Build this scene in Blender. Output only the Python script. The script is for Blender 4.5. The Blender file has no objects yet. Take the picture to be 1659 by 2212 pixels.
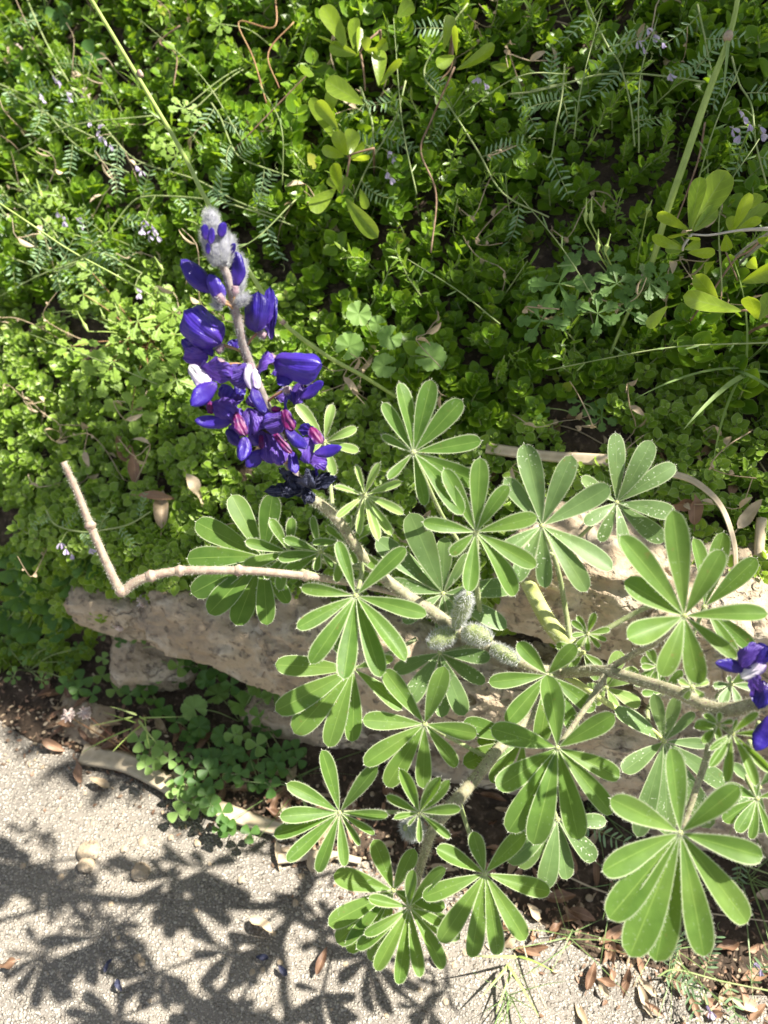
import bpy, math, random
import numpy as np
from mathutils import Vector, noise as mnoise
random.seed(7); RS = np.random.RandomState(11)
R = math.radians
S = bpy.context.scene
COL = S.collection

# ---------------------------------------------------------------- camera, light, exposure
CAM = np.array([0.0, 0.0, 1.05]); PITCH = R(52); TX = 0.51; TY = 0.68
FWD = np.array([0, math.cos(PITCH), -math.sin(PITCH)]); UPV = np.array([0, math.sin(PITCH), math.cos(PITCH)]); RGT = np.array([1.0, 0, 0])
cd = bpy.data.cameras.new('camera'); cam = bpy.data.objects.new('camera', cd); COL.objects.link(cam)
cam.location = CAM; cam.rotation_euler = (math.pi/2 - PITCH, 0, 0)
cd.sensor_fit = 'HORIZONTAL'; cd.sensor_width = 36; cd.lens = 36/(2*TX)
cd.clip_start = 0.02; cd.clip_end = 200
cd.dof.use_dof = True; cd.dof.focus_distance = 0.70; cd.dof.aperture_fstop = 7.0
S.camera = cam
LIGHT = np.array([-.58, -.26, -.80]); LIGHT = LIGHT/np.linalg.norm(LIGHT)      # the way sunlight travels
sd = bpy.data.lights.new('sun', 'SUN'); sun = bpy.data.objects.new('sun', sd); COL.objects.link(sun)
sd.energy = 5.0; sd.angle = R(0.7); sd.color = (1, .945, .85)
sun.rotation_euler = Vector(LIGHT).to_track_quat('-Z', 'Y').to_euler()
W = bpy.data.worlds.new('World'); S.world = W; W.use_nodes = True
wn = W.node_tree.nodes; wl = W.node_tree.links
sky = wn.new('ShaderNodeTexSky'); sky.sky_type = 'NISHITA'; sky.sun_disc = False
sky.sun_elevation = math.asin(-LIGHT[2]); sky.sun_rotation = math.atan2(-LIGHT[0], -LIGHT[1])
bg = wn['Background']; bg.inputs['Strength'].default_value = 0.064
hs_ = wn.new('ShaderNodeHueSaturation'); hs_.inputs['Saturation'].default_value = .45      # sky colour desaturated so its fill light is less blue
wl.new(sky.outputs[0], hs_.inputs['Color']); wl.new(hs_.outputs[0], bg.inputs['Color'])
S.view_settings.view_transform = 'Standard'; S.view_settings.look = 'None'
S.view_settings.exposure = 1.58; S.view_settings.gamma = 1.0; S.view_settings.use_curve_mapping = False
S.cycles.max_bounces = 8; S.cycles.transmission_bounces = 4; S.cycles.diffuse_bounces = 4

# ---------------------------------------------------------------- small maths
def nz(v): v = np.asarray(v, float); return v/(np.linalg.norm(v) + 1e-12)
def P(px, py, dep):                       # photograph position (1659 x 2212 grid) and distance -> point
    x = (px - 829.5)/829.5*TX; y = (1106 - py)/1106*TY
    return CAM + dep*(FWD + x*RGT + y*UPV)
def nse(x, y, s=1.0, seed=0):
    x = x*s + seed*1.7; y = y*s + seed*2.3
    return (np.sin(x*1.3 + 1.1*np.sin(y*1.7 + 0.5)) + np.sin(y*1.9 + 1.3*np.sin(x*1.1 + 2)) + .5*np.sin(x*3.1 + y*2.3 + 1.0) + .5*np.sin(-x*2.7 + y*3.7))/3
def yb(x): return .365 - .23*np.clip(x, -1.5, 1.5)
def hw(x): return np.interp(x, [-1.2, -.62, -.45, .5, 1.4], [.10, .12, .18, .35, .42])
def terr(x, y):
    d = y - yb(x); h = hw(x)
    face = np.clip((d - .05)/.10, 0, 1); face = face*face*(3 - 2*face)
    b = np.clip(d - .15, 0, None)
    z = h*face + np.where(b < 1.1, b*.55, 1.1*.55 + (b - 1.1)*.12)
    return z + .018*nse(x, y, 6)*np.clip(d*4, 0, 1) + .004*nse(x, y, 25, 3)*np.clip(d*6 + .7, 0, 1)
def surf(px, py, lift=0.0):               # where the line of sight meets the ground, moved back towards the viewer by lift
    d0 = P(px, py, 1.0) - CAM; t = .5
    while t < 4:
        p = CAM + d0*t
        if p[2] < terr(p[0], p[1]): break
        t += .004
    return CAM + d0*(t - lift)
def spline(pts, n=6):
    p = np.asarray(pts, float)
    if len(p) < 3: 
        return p[0] + (p[-1]-p[0])*np.linspace(0, 1, n+1)[:, None]
    q = np.vstack([2*p[0]-p[1], p, 2*p[-1]-p[-2]]); out = []
    for i in range(1, len(q)-2):
        t = np.linspace(0, 1, n, endpoint=False)[:, None]
        a, b, c, d = q[i-1], q[i], q[i+1], q[i+2]
        out.append(.5*((2*b) + (-a+c)*t + (2*a-5*b+4*c-d)*t*t + (-a+3*b-3*c+d)*t**3))
    return np.vstack(out + [p[-1:]])

# ---------------------------------------------------------------- mesh builder
class MB:
    def __init__(s): s.V = []; s.F = []; s.M = []; s.A = []; s.n = 0
    def add(s, v, f, a=None, mat=0):
        v = np.asarray(v, float).reshape(-1, 3); f = np.asarray(f, int)
        if a is None: a = np.zeros((len(v), 4))
        s.V.append(v); s.A.append(a); s.F.append(f + s.n); s.M.append(np.full(len(f), mat) if np.isscalar(mat) else mat); s.n += len(v)
    def grid(s, g, a, mat=0, closed=False):      # g: rows x cols x 3
        r, c = g.shape[:2]; i = np.arange(r*c).reshape(r, c)
        if closed: i = np.hstack([i, i[:, :1]])
        f = np.stack([i[:-1, :-1], i[:-1, 1:], i[1:, 1:], i[1:, :-1]], -1).reshape(-1, 4)
        s.add(g.reshape(-1, 3), f, a.reshape(-1, 4), mat)
    def inst(s, o, Ms, Ts, rnd):                 # many moved copies of the shapes of o
        V = np.vstack(o.V); A = np.vstack(o.A)
        n = len(Ms)
        VV = np.einsum('nij,kj->nki', Ms, V) + Ts[:, None, :]
        AA = np.repeat(A[None], n, 0).copy(); AA[:, :, 0] = (AA[:, :, 0]*.5 + rnd[:, None]*.5)
        off = (np.arange(n)*len(V))
        base = s.n
        s.V.append(VV.reshape(-1, 3)); s.A.append(AA.reshape(-1, 4)); s.n += n*len(V)
        for f, m in zip(o.F, o.M):
            ff = (f[None] + off[:, None, None]).reshape(-1, f.shape[1]) + base
            s.F.append(ff); s.M.append(np.tile(m, n))
    def build(s, name, mats, parent=None, origin=None):
        V = np.vstack(s.V); A = np.vstack(s.A)
        if origin is not None: V = V - np.asarray(origin)
        me = bpy.data.meshes.new(name)
        sizes = np.concatenate([np.full(len(f), f.shape[1]) for f in s.F])
        loops = np.concatenate([f.ravel() for f in s.F]); mi = np.concatenate(s.M).astype(np.int32)
        me.vertices.add(len(V)); me.vertices.foreach_set('co', V.astype(np.float32).ravel())
        me.loops.add(len(loops)); me.loops.foreach_set('vertex_index', loops.astype(np.int32))
        me.polygons.add(len(sizes)); st = np.concatenate([[0], np.cumsum(sizes)[:-1]])
        me.polygons.foreach_set('loop_start', st.astype(np.int32))
        me.polygons.foreach_set('material_index', mi)
        me.polygons.foreach_set('use_smooth', np.ones(len(sizes), bool))
        at = me.attributes.new('dat', 'FLOAT_COLOR', 'POINT'); at.data.foreach_set('color', A.astype(np.float32).ravel())
        me.update(calc_edges=True); me.validate()
        for m in (mats if isinstance(mats, (list, tuple)) else [mats]): me.materials.append(m)
        o = bpy.data.objects.new(name, me); COL.objects.link(o)
        if parent is not None: o.parent = parent
        if origin is not None: o.location = Vector(origin) if parent is None else Vector(origin)
        return o

def tube(mb, pts, rad, mat=0, ns=7, n=5, rnd=0.5, cap=True):
    c = spline(pts, n) if n else np.asarray(pts, float)
    m = len(c); r = np.interp(np.linspace(0, 1, m), np.linspace(0, 1, len(rad)), rad) if np.ndim(rad) else np.full(m, rad)
    t = np.gradient(c, axis=0); t /= np.linalg.norm(t, axis=1)[:, None] + 1e-12
    x = nz(np.cross(t[0], [.3, .5, .81])); X = []
    for i in range(m):
        x = nz(x - t[i]*np.dot(x, t[i])); X.append(x)
    X = np.array(X); Y = np.cross(t, X); a = np.linspace(0, 2*np.pi, ns, endpoint=False)
    if cap:
        c = np.vstack([c[:1], c, c[-1:]]); r = np.concatenate([[1e-5], r, [1e-5]]); X = np.vstack([X[:1], X, X[-1:]]); Y = np.vstack([Y[:1], Y, Y[-1:]])
    g = c[:, None] + r[:, None, None]*(X[:, None]*np.cos(a)[None, :, None] + Y[:, None]*np.sin(a)[None, :, None])
    A = np.zeros(g.shape[:2] + (4,)); A[..., 0] = rnd; A[..., 2] = np.linspace(0, 1, len(c))[:, None]; A[..., 3] = 9; A[..., 1] = .5
    mb.grid(g, A, mat, closed=True)
    return c, r
def hairs(mb, p, d, ln, w=.00012, mat=1):
    n = len(p); d = d/(np.linalg.norm(d, axis=1)[:, None] + 1e-9)
    s = np.cross(d, RS.randn(n, 3)); s /= np.linalg.norm(s, axis=1)[:, None] + 1e-9
    ln = np.broadcast_to(ln, (n,))[:, None]
    v = np.stack([p - s*w, p + s*w, p + d*ln], 1).reshape(-1, 3)
    mb.add(v, np.arange(3*n).reshape(-1, 3), None, mat)
def tube_hairs(mb, c, r, n, ln=.002, mat=1, w=.00012):
    k = RS.randint(1, len(c)-2, n); f = RS.rand(n)[:, None]
    p = c[k]*(1-f) + c[k+1]*f; t = c[k+1]-c[k]; t /= np.linalg.norm(t, axis=1)[:, None] + 1e-9
    d = np.cross(t, RS.randn(n, 3)); d /= np.linalg.norm(d, axis=1)[:, None] + 1e-9
    hairs(mb, p + d*r[k][:, None]*.95, d + RS.randn(n, 3)*.25, ln*(.5 + RS.rand(n)*.8), w, mat)

def p_lup(t): return np.clip(t, 0, 1)**.85*np.sqrt(np.clip(1 - t**3.6, 0, 1))/.625 + .02
def p_ovate(t): return (np.sin(np.pi*np.clip(t, 0, 1)**.8))**.75
def p_round(t): return np.sqrt(np.clip(1 - (2*t-1)**2, 0, 1))
def p_obov(t): return np.clip(t, 0, 1)**.75*np.sqrt(np.clip(1 - t**4.5, 0, 1))/.72 + .03
def p_lin(t): return np.sin(np.pi*np.clip(t, 0, 1))**.5
def p_grass(t): return np.clip((1-t)**.6, 0, 1)*np.clip(t*12 + .3, 0, 1)
def blade(mb, P0, P1, N, Wd, prof=p_ovate, fold=.25, sag=0., nl=7, nc=2, rnd=.5, mat=0, twist=0., wav=0.):
    P0 = np.asarray(P0, float); P1 = np.asarray(P1, float)
    ax = P1-P0; L = np.linalg.norm(ax); a = ax/L; N = nz(N - a*np.dot(N, a)); Sd = np.cross(a, N)
    t = .5 - .5*np.cos(np.pi*np.linspace(0, 1, nl+1)); t = .45*t + .55*np.linspace(0, 1, nl+1)**.85
    c = np.linspace(-1, 1, 2*nc+1); w = prof(t)*Wd/2
    T, C = np.meshgrid(t, c, indexing='ij'); Wt = w[:, None]
    th = twist*T
    S2 = Sd*np.cos(th)[..., None] + N*np.sin(th)[..., None]; N2 = N*np.cos(th)[..., None] - Sd*np.sin(th)[..., None]
    ph = RS.rand()*6
    g = P0 + a*(T*L)[..., None] + N*(sag*L*4*T*(1-T))[..., None] + S2*(C*Wt)[..., None] + N2*(np.abs(C)**1.3*fold*Wt + wav*Wt*np.sin(T*9+ph+C)*np.abs(C))[..., None]
    A = np.zeros(g.shape[:2] + (4,)); A[..., 0] = rnd; A[..., 1] = C; A[..., 2] = T; A[..., 3] = (1-np.abs(C))*Wt*1000
    mb.grid(g, A, mat)
    return g

# ---------------------------------------------------------------- materials
def newmat(name):
    m = bpy.data.materials.new(name); m.use_nodes = True; nt = m.node_tree; nt.nodes.clear()
    out = nt.nodes.new('ShaderNodeOutputMaterial'); return m, nt, out
def N_(nt, t, **k):
    n = nt.nodes.new('ShaderNode' + t)
    for a, b in k.items(): setattr(n, a, b)
    return n
def mathn(nt, op, a, b=None, clamp=False):
    n = N_(nt, 'Math', operation=op, use_clamp=clamp)
    for i, v in enumerate((a, b)):
        if v is None: continue
        if isinstance(v, (int, float)): n.inputs[i].default_value = v
        else: nt.links.new(v, n.inputs[i])
    return n.outputs[0]
def mixc(nt, f, a, b):
    n = N_(nt, 'Mix', data_type='RGBA')
    for i, v in ((0, f), (6, a), (7, b)):
        if isinstance(v, (int, float)): n.inputs[i].default_value = v
        elif isinstance(v, tuple): n.inputs[i].default_value = v + (1,)
        else: nt.links.new(v, n.inputs[i])
    return n.outputs[2]
def noise(nt, scale, detail=3, co=None):
    n = N_(nt, 'TexNoise'); n.inputs['Scale'].default_value = scale; n.inputs['Detail'].default_value = detail
    if co is None: co = N_(nt, 'TexCoord').outputs['Object']
    nt.links.new(co, n.inputs['Vector']); return n.outputs['Fac']
def dat(nt):
    a = N_(nt, 'Attribute', attribute_name='dat'); s = N_(nt, 'SeparateColor'); nt.links.new(a.outputs['Color'], s.inputs[0])
    return s.outputs[0], s.outputs[1], s.outputs[2], a.outputs['Alpha']
def ramp01(nt, x, lo, hi): 
    n = N_(nt, 'MapRange', clamp=True); nt.links.new(x, n.inputs[0]); n.inputs[1].default_value = lo; n.inputs[2].default_value = hi
    return n.outputs[0]
def leafmat(name, c1, c2, trans=.35, tcol=None, rough=.5, edge=None, edge_mm=.8, mid=None, midw=.05, speck=0, veins=0, old=None, spec=.4, vcol=None):
    m, nt, out = newmat(name); r, u, v, e = dat(nt); L = nt.links
    c = mixc(nt, r, c1, c2)
    nf = noise(nt, 90, 3); c = mixc(nt, mathn(nt, 'MULTIPLY', ramp01(nt, nf, .4, .75), .35), c, tuple(min(1, x*1.6) for x in c2))
    if veins:
        au = mathn(nt, 'ABSOLUTE', u); w = mathn(nt, 'SINE', mathn(nt, 'ADD', mathn(nt, 'MULTIPLY', v, veins), mathn(nt, 'MULTIPLY', au, -9.0)))
        c = mixc(nt, mathn(nt, 'MULTIPLY', ramp01(nt, w, .8, 1.), .22), c, vcol or tuple(min(1, x*2) for x in c2))
    if old: c = mixc(nt, ramp01(nt, r, .93, 1.), c, old)
    if edge: c = mixc(nt, mathn(nt, 'MULTIPLY', ramp01(nt, e, edge_mm, edge_mm*.35), .72), c, edge)
    if mid: c = mixc(nt, mathn(nt, 'MULTIPLY', ramp01(nt, mathn(nt, 'ABSOLUTE', u), midw, midw*.4), .7), c, mid)
    if speck:
        sf = ramp01(nt, noise(nt, 420, 1), .66, .70); pf = ramp01(nt, noise(nt, 22, 1), .45, .6)
        c = mixc(nt, mathn(nt, 'MULTIPLY', mathn(nt, 'MULTIPLY', sf, pf), speck), c, (.62, .68, .5))
    if 'lupine' in name:
        bs = mathn(nt, 'MULTIPLY', ramp01(nt, noise(nt, 130, 4), .66, .72), ramp01(nt, noise(nt, 13, 2), .50, .62)); c = mixc(nt, mathn(nt, 'MULTIPLY', bs, .75), c, (.22, .15, .05))
        c = mixc(nt, mathn(nt, 'MULTIPLY', ramp01(nt, noise(nt, 16, 3), .5, .72), .35), c, (.20, .27, .05))
    b = N_(nt, 'BsdfPrincipled'); L.new(c, b.inputs['Base Color']); b.inputs['Roughness'].default_value = rough; b.inputs['Specular IOR Level'].default_value = spec
    if 'lupine' in name: b.inputs['Sheen Weight'].default_value = .2; b.inputs['Sheen Roughness'].default_value = .5; b.inputs['Sheen Tint'].default_value = (.85, .95, .75, 1)
    bm = N_(nt, 'Bump'); bm.inputs['Strength'].default_value = .25; bm.inputs['Distance'].default_value = .0006; L.new(noise(nt, 260, 2), bm.inputs['Height']); L.new(bm.outputs[0], b.inputs['Normal'])
    t = N_(nt, 'BsdfTranslucent')
    if tcol: L.new(mixc(nt, .6, c, tcol), t.inputs[0])
    else: L.new(c, t.inputs[0])
    mx = N_(nt, 'MixShader'); mx.inputs[0].default_value = trans; L.new(b.outputs[0], mx.inputs[1]); L.new(t.outputs[0], mx.inputs[2]); L.new(mx.outputs[0], out.inputs[0])
    return m
def plain(name, c1, c2, scale=60, rough=.7, bump=.3, bd=.002, trans=0, c3=None):
    m, nt, out = newmat(name); L = nt.links
    c = mixc(nt, ramp01(nt, noise(nt, scale, 5), .35, .65), c1, c2)
    if c3: c = mixc(nt, ramp01(nt, noise(nt, scale*3.1, 3), .55, .7), c, c3)
    b = N_(nt, 'BsdfPrincipled'); L.new(c, b.inputs['Base Color']); b.inputs['Roughness'].default_value = rough; b.inputs['Specular IOR Level'].default_value = .3
    bm = N_(nt, 'Bump'); bm.inputs['Strength'].default_value = bump; bm.inputs['Distance'].default_value = bd; L.new(noise(nt, scale*2, 5), bm.inputs['Height']); L.new(bm.outputs[0], b.inputs['Normal'])
    if trans:
        t = N_(nt, 'BsdfTranslucent'); L.new(c, t.inputs[0]); mx = N_(nt, 'MixShader'); mx.inputs[0].default_value = trans
        L.new(b.outputs[0], mx.inputs[1]); L.new(t.outputs[0], mx.inputs[2]); L.new(mx.outputs[0], out.inputs[0])
    else: L.new(b.outputs[0], out.inputs[0])
    return m
M = {}
M['lup'] = leafmat('lupine_leaf', (.066, .150, .020), (.124, .215, .040), .40, (.31, .52, .025), .5, edge=(.54, .60, .36), edge_mm=1.05, mid=(.24, .36, .08), midw=.05, speck=.15, spec=.3)
M['lupdust'] = leafmat('dusty_lupine_leaf', (.10, .175, .05), (.13, .21, .07), .28, (.24, .40, .05), .5, edge=(.42, .48, .28), edge_mm=1.2, mid=(.20, .30, .10), midw=.05, speck=.8, spec=.35)
M['young'] = leafmat('young_lupine_leaf', (.20, .33, .075), (.25, .38, .10), .36, (.4, .55, .07), .5, edge=(.62, .68, .36), edge_mm=1.0, mid=(.38, .48, .18), midw=.09)
M['hair'] = plain('silver_hair', (.62, .62, .50), (.72, .72, .62), 50, .6, 0, trans=.45)
M['greyhair'] = plain('grey_hair', (.46, .47, .47), (.62, .63, .62), 50, .6, 0, trans=.35)
M['stem'] = plain('hairy_green_stem', (.22, .27, .10), (.30, .33, .17), 120, .6, .4, .0006)
M['greystem'] = plain('grey_hairy_stem', (.22, .21, .12), (.36, .33, .22), 150, .7, .5, .0006, c3=(.20, .13, .12))
M['bare'] = plain('pink_grey_stalk', (.25, .18, .14), (.40, .33, .24), 160, .7, .5, .0006, c3=(.34, .22, .20))
M['yellowstem'] = plain('yellow_green_stem', (.36, .40, .12), (.46, .50, .20), 60, .5, .3, .0006)
M['gc'] = leafmat('groundcover_leaf', (.048, .135, .005), (.175, .29, .022), .40, (.40, .60, .018), .34, edge=(.36, .50, .14), edge_mm=.6, spec=.30, mid=(.13, .28, .04), midw=.07, old=(.42, .38, .08))
M['gclow'] = leafmat('groundcover_low_leaf', (.12, .23, .014), (.27, .40, .045), .36, (.44, .64, .04), .38, edge=(.58, .68, .30), edge_mm=.6, spec=.35, mid=(.25, .38, .14), midw=.07, old=(.42, .38, .08))
M['evergreen'] = leafmat('evergreen_leaf', (.13, .23, .02), (.27, .38, .03), .52, (.60, .72, .03), .28, edge=(.42, .46, .12), edge_mm=.5, mid=(.3, .4, .1), midw=.05, spec=.6, veins=40)
M['vetch'] = leafmat('vetch_leaf', (.15, .27, .12), (.25, .37, .20), .30, (.3, .46, .16), .5, edge=(.28, .40, .22), edge_mm=.15)
M['vstem'] = plain('vetch_stem', (.20, .27, .09), (.32, .36, .16), 60, .55, .2, .0005)
M['lilac'] = leafmat('lilac_petal', (.50, .40, .66), (.66, .58, .76), .4, None, .5)
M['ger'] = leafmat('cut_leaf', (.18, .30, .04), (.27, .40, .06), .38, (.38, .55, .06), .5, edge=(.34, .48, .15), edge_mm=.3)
M['gerdark'] = leafmat('cut_leaf_painted_shade', (.10, .20, .04), (.15, .27, .06), .36, (.28, .46, .05), .5, edge=(.22, .34, .12), edge_mm=.3)  # darker copy of the cut leaf: the bank's shade is in its colour
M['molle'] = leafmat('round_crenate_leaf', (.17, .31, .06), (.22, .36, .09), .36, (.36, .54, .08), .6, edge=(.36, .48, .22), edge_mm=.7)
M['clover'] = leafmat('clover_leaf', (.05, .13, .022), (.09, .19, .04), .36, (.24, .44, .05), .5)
M['redstem'] = plain('red_brown_stem', (.30, .13, .08), (.36, .24, .10), 60, .6, .2, .0005)
M['twig'] = plain('pale_twig', (.42, .38, .32), (.52, .48, .42), 90, .8, .4, .0008)
M['browntwig'] = plain('brown_twig', (.17, .10, .06), (.28, .19, .13), 90, .8, .5, .0008)
M['dead'] = leafmat('dead_leaf', (.11, .055, .03), (.30, .18, .11), .12, None, .55, mid=(.45, .30, .18), midw=.05)
M['deadpale'] = leafmat('dry_pale_leaf', (.30, .21, .12), (.52, .42, .29), .15, None, .6, mid=(.6, .5, .36), midw=.05)
M['strip'] = leafmat('dry_reed', (.42, .33, .21), (.56, .47, .33), .12, None, .6, veins=0)
M['grass'] = leafmat('grass_green', (.15, .25, .08), (.26, .36, .13), .3, (.3, .42, .1), .45)
M['reed'] = leafmat('reed_stem', (.24, .36, .07), (.38, .46, .14), .15, None, .4)
M['clhead'] = plain('clover_head', (.62, .50, .46), (.76, .70, .64), 200, .7, .5, .001, trans=.2, c3=(.42, .18, .18))

def petalmat(name, centre, base=((.014, .004, .17), (.04, .010, .28)), rough=.38, stripe=.10):
    m, nt, out = newmat(name); r, u, v, e = dat(nt); L = nt.links
    c = mixc(nt, r, *base)
    c = mixc(nt, mathn(nt, 'MULTIPLY', ramp01(nt, noise(nt, 120, 3), .45, .7), .6), c, (.035, .015, .34))
    st = mathn(nt, 'SINE', mathn(nt, 'MULTIPLY', mathn(nt, 'DIVIDE', u, mathn(nt, 'ADD', v, .35)), 38.0))
    c = mixc(nt, mathn(nt, 'MULTIPLY', ramp01(nt, v, .55, 0.), .45), c, (.09, .03, .24))
    c = mixc(nt, mathn(nt, 'MULTIPLY', ramp01(nt, st, .4, 1.), stripe), c, (.22, .16, .58))
    if centre == 'white': c = mixc(nt, ramp01(nt, v, .0, .9), (.78, .76, .72), (.55, .45, .66)); c = mixc(nt, ramp01(nt, mathn(nt, 'ABSOLUTE', u), .75, 1.), c, (.16, .07, .42))
    elif centre == 'magenta': c = mixc(nt, ramp01(nt, noise(nt, 160, 3), .3, .7), (.06, .004, .09), (.22, .006, .11)); c = mixc(nt, ramp01(nt, mathn(nt, 'ABSOLUTE', u), .6, 1.), c, (.05, .01, .20))
    elif centre:
        uu = mathn(nt, 'ADD', mathn(nt, 'MULTIPLY', mathn(nt, 'ABSOLUTE', u), mathn(nt, 'ADD', mathn(nt, 'MULTIPLY', v, 1.6), .75)), mathn(nt, 'MULTIPLY', mathn(nt, 'SUBTRACT', noise(nt, 300, 3), .5), .25)); f = mathn(nt, 'MULTIPLY', mathn(nt, 'MULTIPLY', ramp01(nt, uu, .42, .26), ramp01(nt, v, .74, .42)), .93)
        c = mixc(nt, f, c, centre)
    b = N_(nt, 'BsdfPrincipled'); L.new(c, b.inputs['Base Color']); b.inputs['Roughness'].default_value = rough
    bm = N_(nt, 'Bump'); bm.inputs['Strength'].default_value = .4; bm.inputs['Distance'].default_value = .0008; L.new(mathn(nt, 'ADD', mathn(nt, 'MULTIPLY', st, stripe*2), mathn(nt, 'MULTIPLY', noise(nt, 150, 3), 3)), bm.inputs['Height']); L.new(bm.outputs[0], b.inputs['Normal'])
    t = N_(nt, 'BsdfTranslucent'); L.new(c, t.inputs[0]); mx = N_(nt, 'MixShader'); mx.inputs[0].default_value = .28
    L.new(b.outputs[0], mx.inputs[1]); L.new(t.outputs[0], mx.inputs[2]); L.new(mx.outputs[0], out.inputs[0]); return m
M['wing'] = petalmat('blue_wing_petal', None, ((.012, .004, .14), (.050, .020, .34)), .36)
M['banw'] = petalmat('white_petal_centre', 'white', stripe=0, rough=.5)
M['banm'] = petalmat('magenta_petal_centre', 'magenta', stripe=0, rough=.5)
M['ban'] = petalmat('violet_banner', None, ((.035, .011, .18), (.13, .05, .38)), stripe=.30, rough=.5)
M['axis'] = plain('grey_purple_spike_axis', (.20, .17, .15), (.30, .26, .24), 200, .7, .4, .0005, c3=(.20, .12, .13))
M['fur'] = plain('grey_bud_fur', (.16, .16, .20), (.28, .28, .31), 200, .8, .4, .0006)
M['calyx'] = plain('purple_grey_calyx', (.22, .13, .16), (.34, .24, .26), 200, .7, .4, .0006)
M['wither'] = plain('withered_petal', (.020, .022, .045), (.05, .055, .10), 200, .55, 1., .002)

# ground materials
def pathmat():
    m, nt, out = newmat('pebble_concrete'); L = nt.links; co = N_(nt, 'TexCoord').outputs['Object']
    wn_ = N_(nt, 'TexNoise'); wn_.inputs['Scale'].default_value = 90; L.new(co, wn_.inputs['Vector'])
    wv = N_(nt, 'VectorMath', operation='SCALE'); L.new(wn_.outputs['Color'], wv.inputs[0]); wv.inputs['Scale'].default_value = .005
    wa = N_(nt, 'VectorMath', operation='ADD'); L.new(co, wa.inputs[0]); L.new(wv.outputs[0], wa.inputs[1])
    cols = None; hts = None
    for sc, lo in ((215, .45), (400, .22)):
        v = N_(nt, 'TexVoronoi'); v.inputs['Scale'].default_value = sc; L.new(wa.outputs[0], v.inputs['Vector'])
        s = N_(nt, 'SeparateColor'); L.new(v.outputs['Color'], s.inputs[0])
        rr = N_(nt, 'ValToRGB'); L.new(s.outputs[0], rr.inputs[0]); el = rr.color_ramp.elements
        el[0].position = 0; el[0].color = (.17, .145, .115, 1); el[1].position = 1; el[1].color = (.64, .59, .50, 1)
        for p, c in ((.2, (.29, .26, .22, 1)), (.5, (.50, .45, .37, 1)), (.65, (.36, .335, .295, 1)), (.85, (.54, .48, .39, 1))): e = el.new(p); e.color = c
        msk = mathn(nt, 'MULTIPLY', ramp01(nt, v.outputs['Distance'], .55, .40), ramp01(nt, s.outputs[1], lo, lo+.05))
        if cols is None: cols = (rr.outputs[0], msk); h1 = mathn(nt, 'MULTIPLY', msk, mathn(nt, 'SUBTRACT', 1.0, v.outputs['Distance']))
        else: small = mixc(nt, msk, (.19, .17, .145), rr.outputs[0]); h2 = mathn(nt, 'MULTIPLY', msk, mathn(nt, 'SUBTRACT', 1.0, v.outputs['Distance']))
    c = mixc(nt, cols[1], small, cols[0])
    c = mixc(nt, mathn(nt, 'MULTIPLY', ramp01(nt, noise(nt, 7, 5), .45, .7), .3), c, (.48, .42, .335))
    b = N_(nt, 'BsdfPrincipled'); L.new(c, b.inputs['Base Color']); b.inputs['Roughness'].default_value = .62
    bm = N_(nt, 'Bump'); bm.inputs['Strength'].default_value = 1.; bm.inputs['Distance'].default_value = .0035; L.new(mathn(nt, 'ADD', mathn(nt, 'ADD', h1, mathn(nt, 'MULTIPLY', h2, .5)), mathn(nt, 'MULTIPLY', noise(nt, 500, 2), .5)), bm.inputs['Height']); L.new(bm.outputs[0], b.inputs['Normal'])
    L.new(b.outputs[0], out.inputs[0]); return m
M['path'] = pathmat(); M['crumb'] = plain('soil_crumb', (.07, .045, .03), (.22, .15, .10), 300, .9)
M['soil'] = plain('bank_soil', (.030, .021, .014), (.075, .052, .035), 45, .9, 1., .006, c3=(.14, .10, .07))
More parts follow.
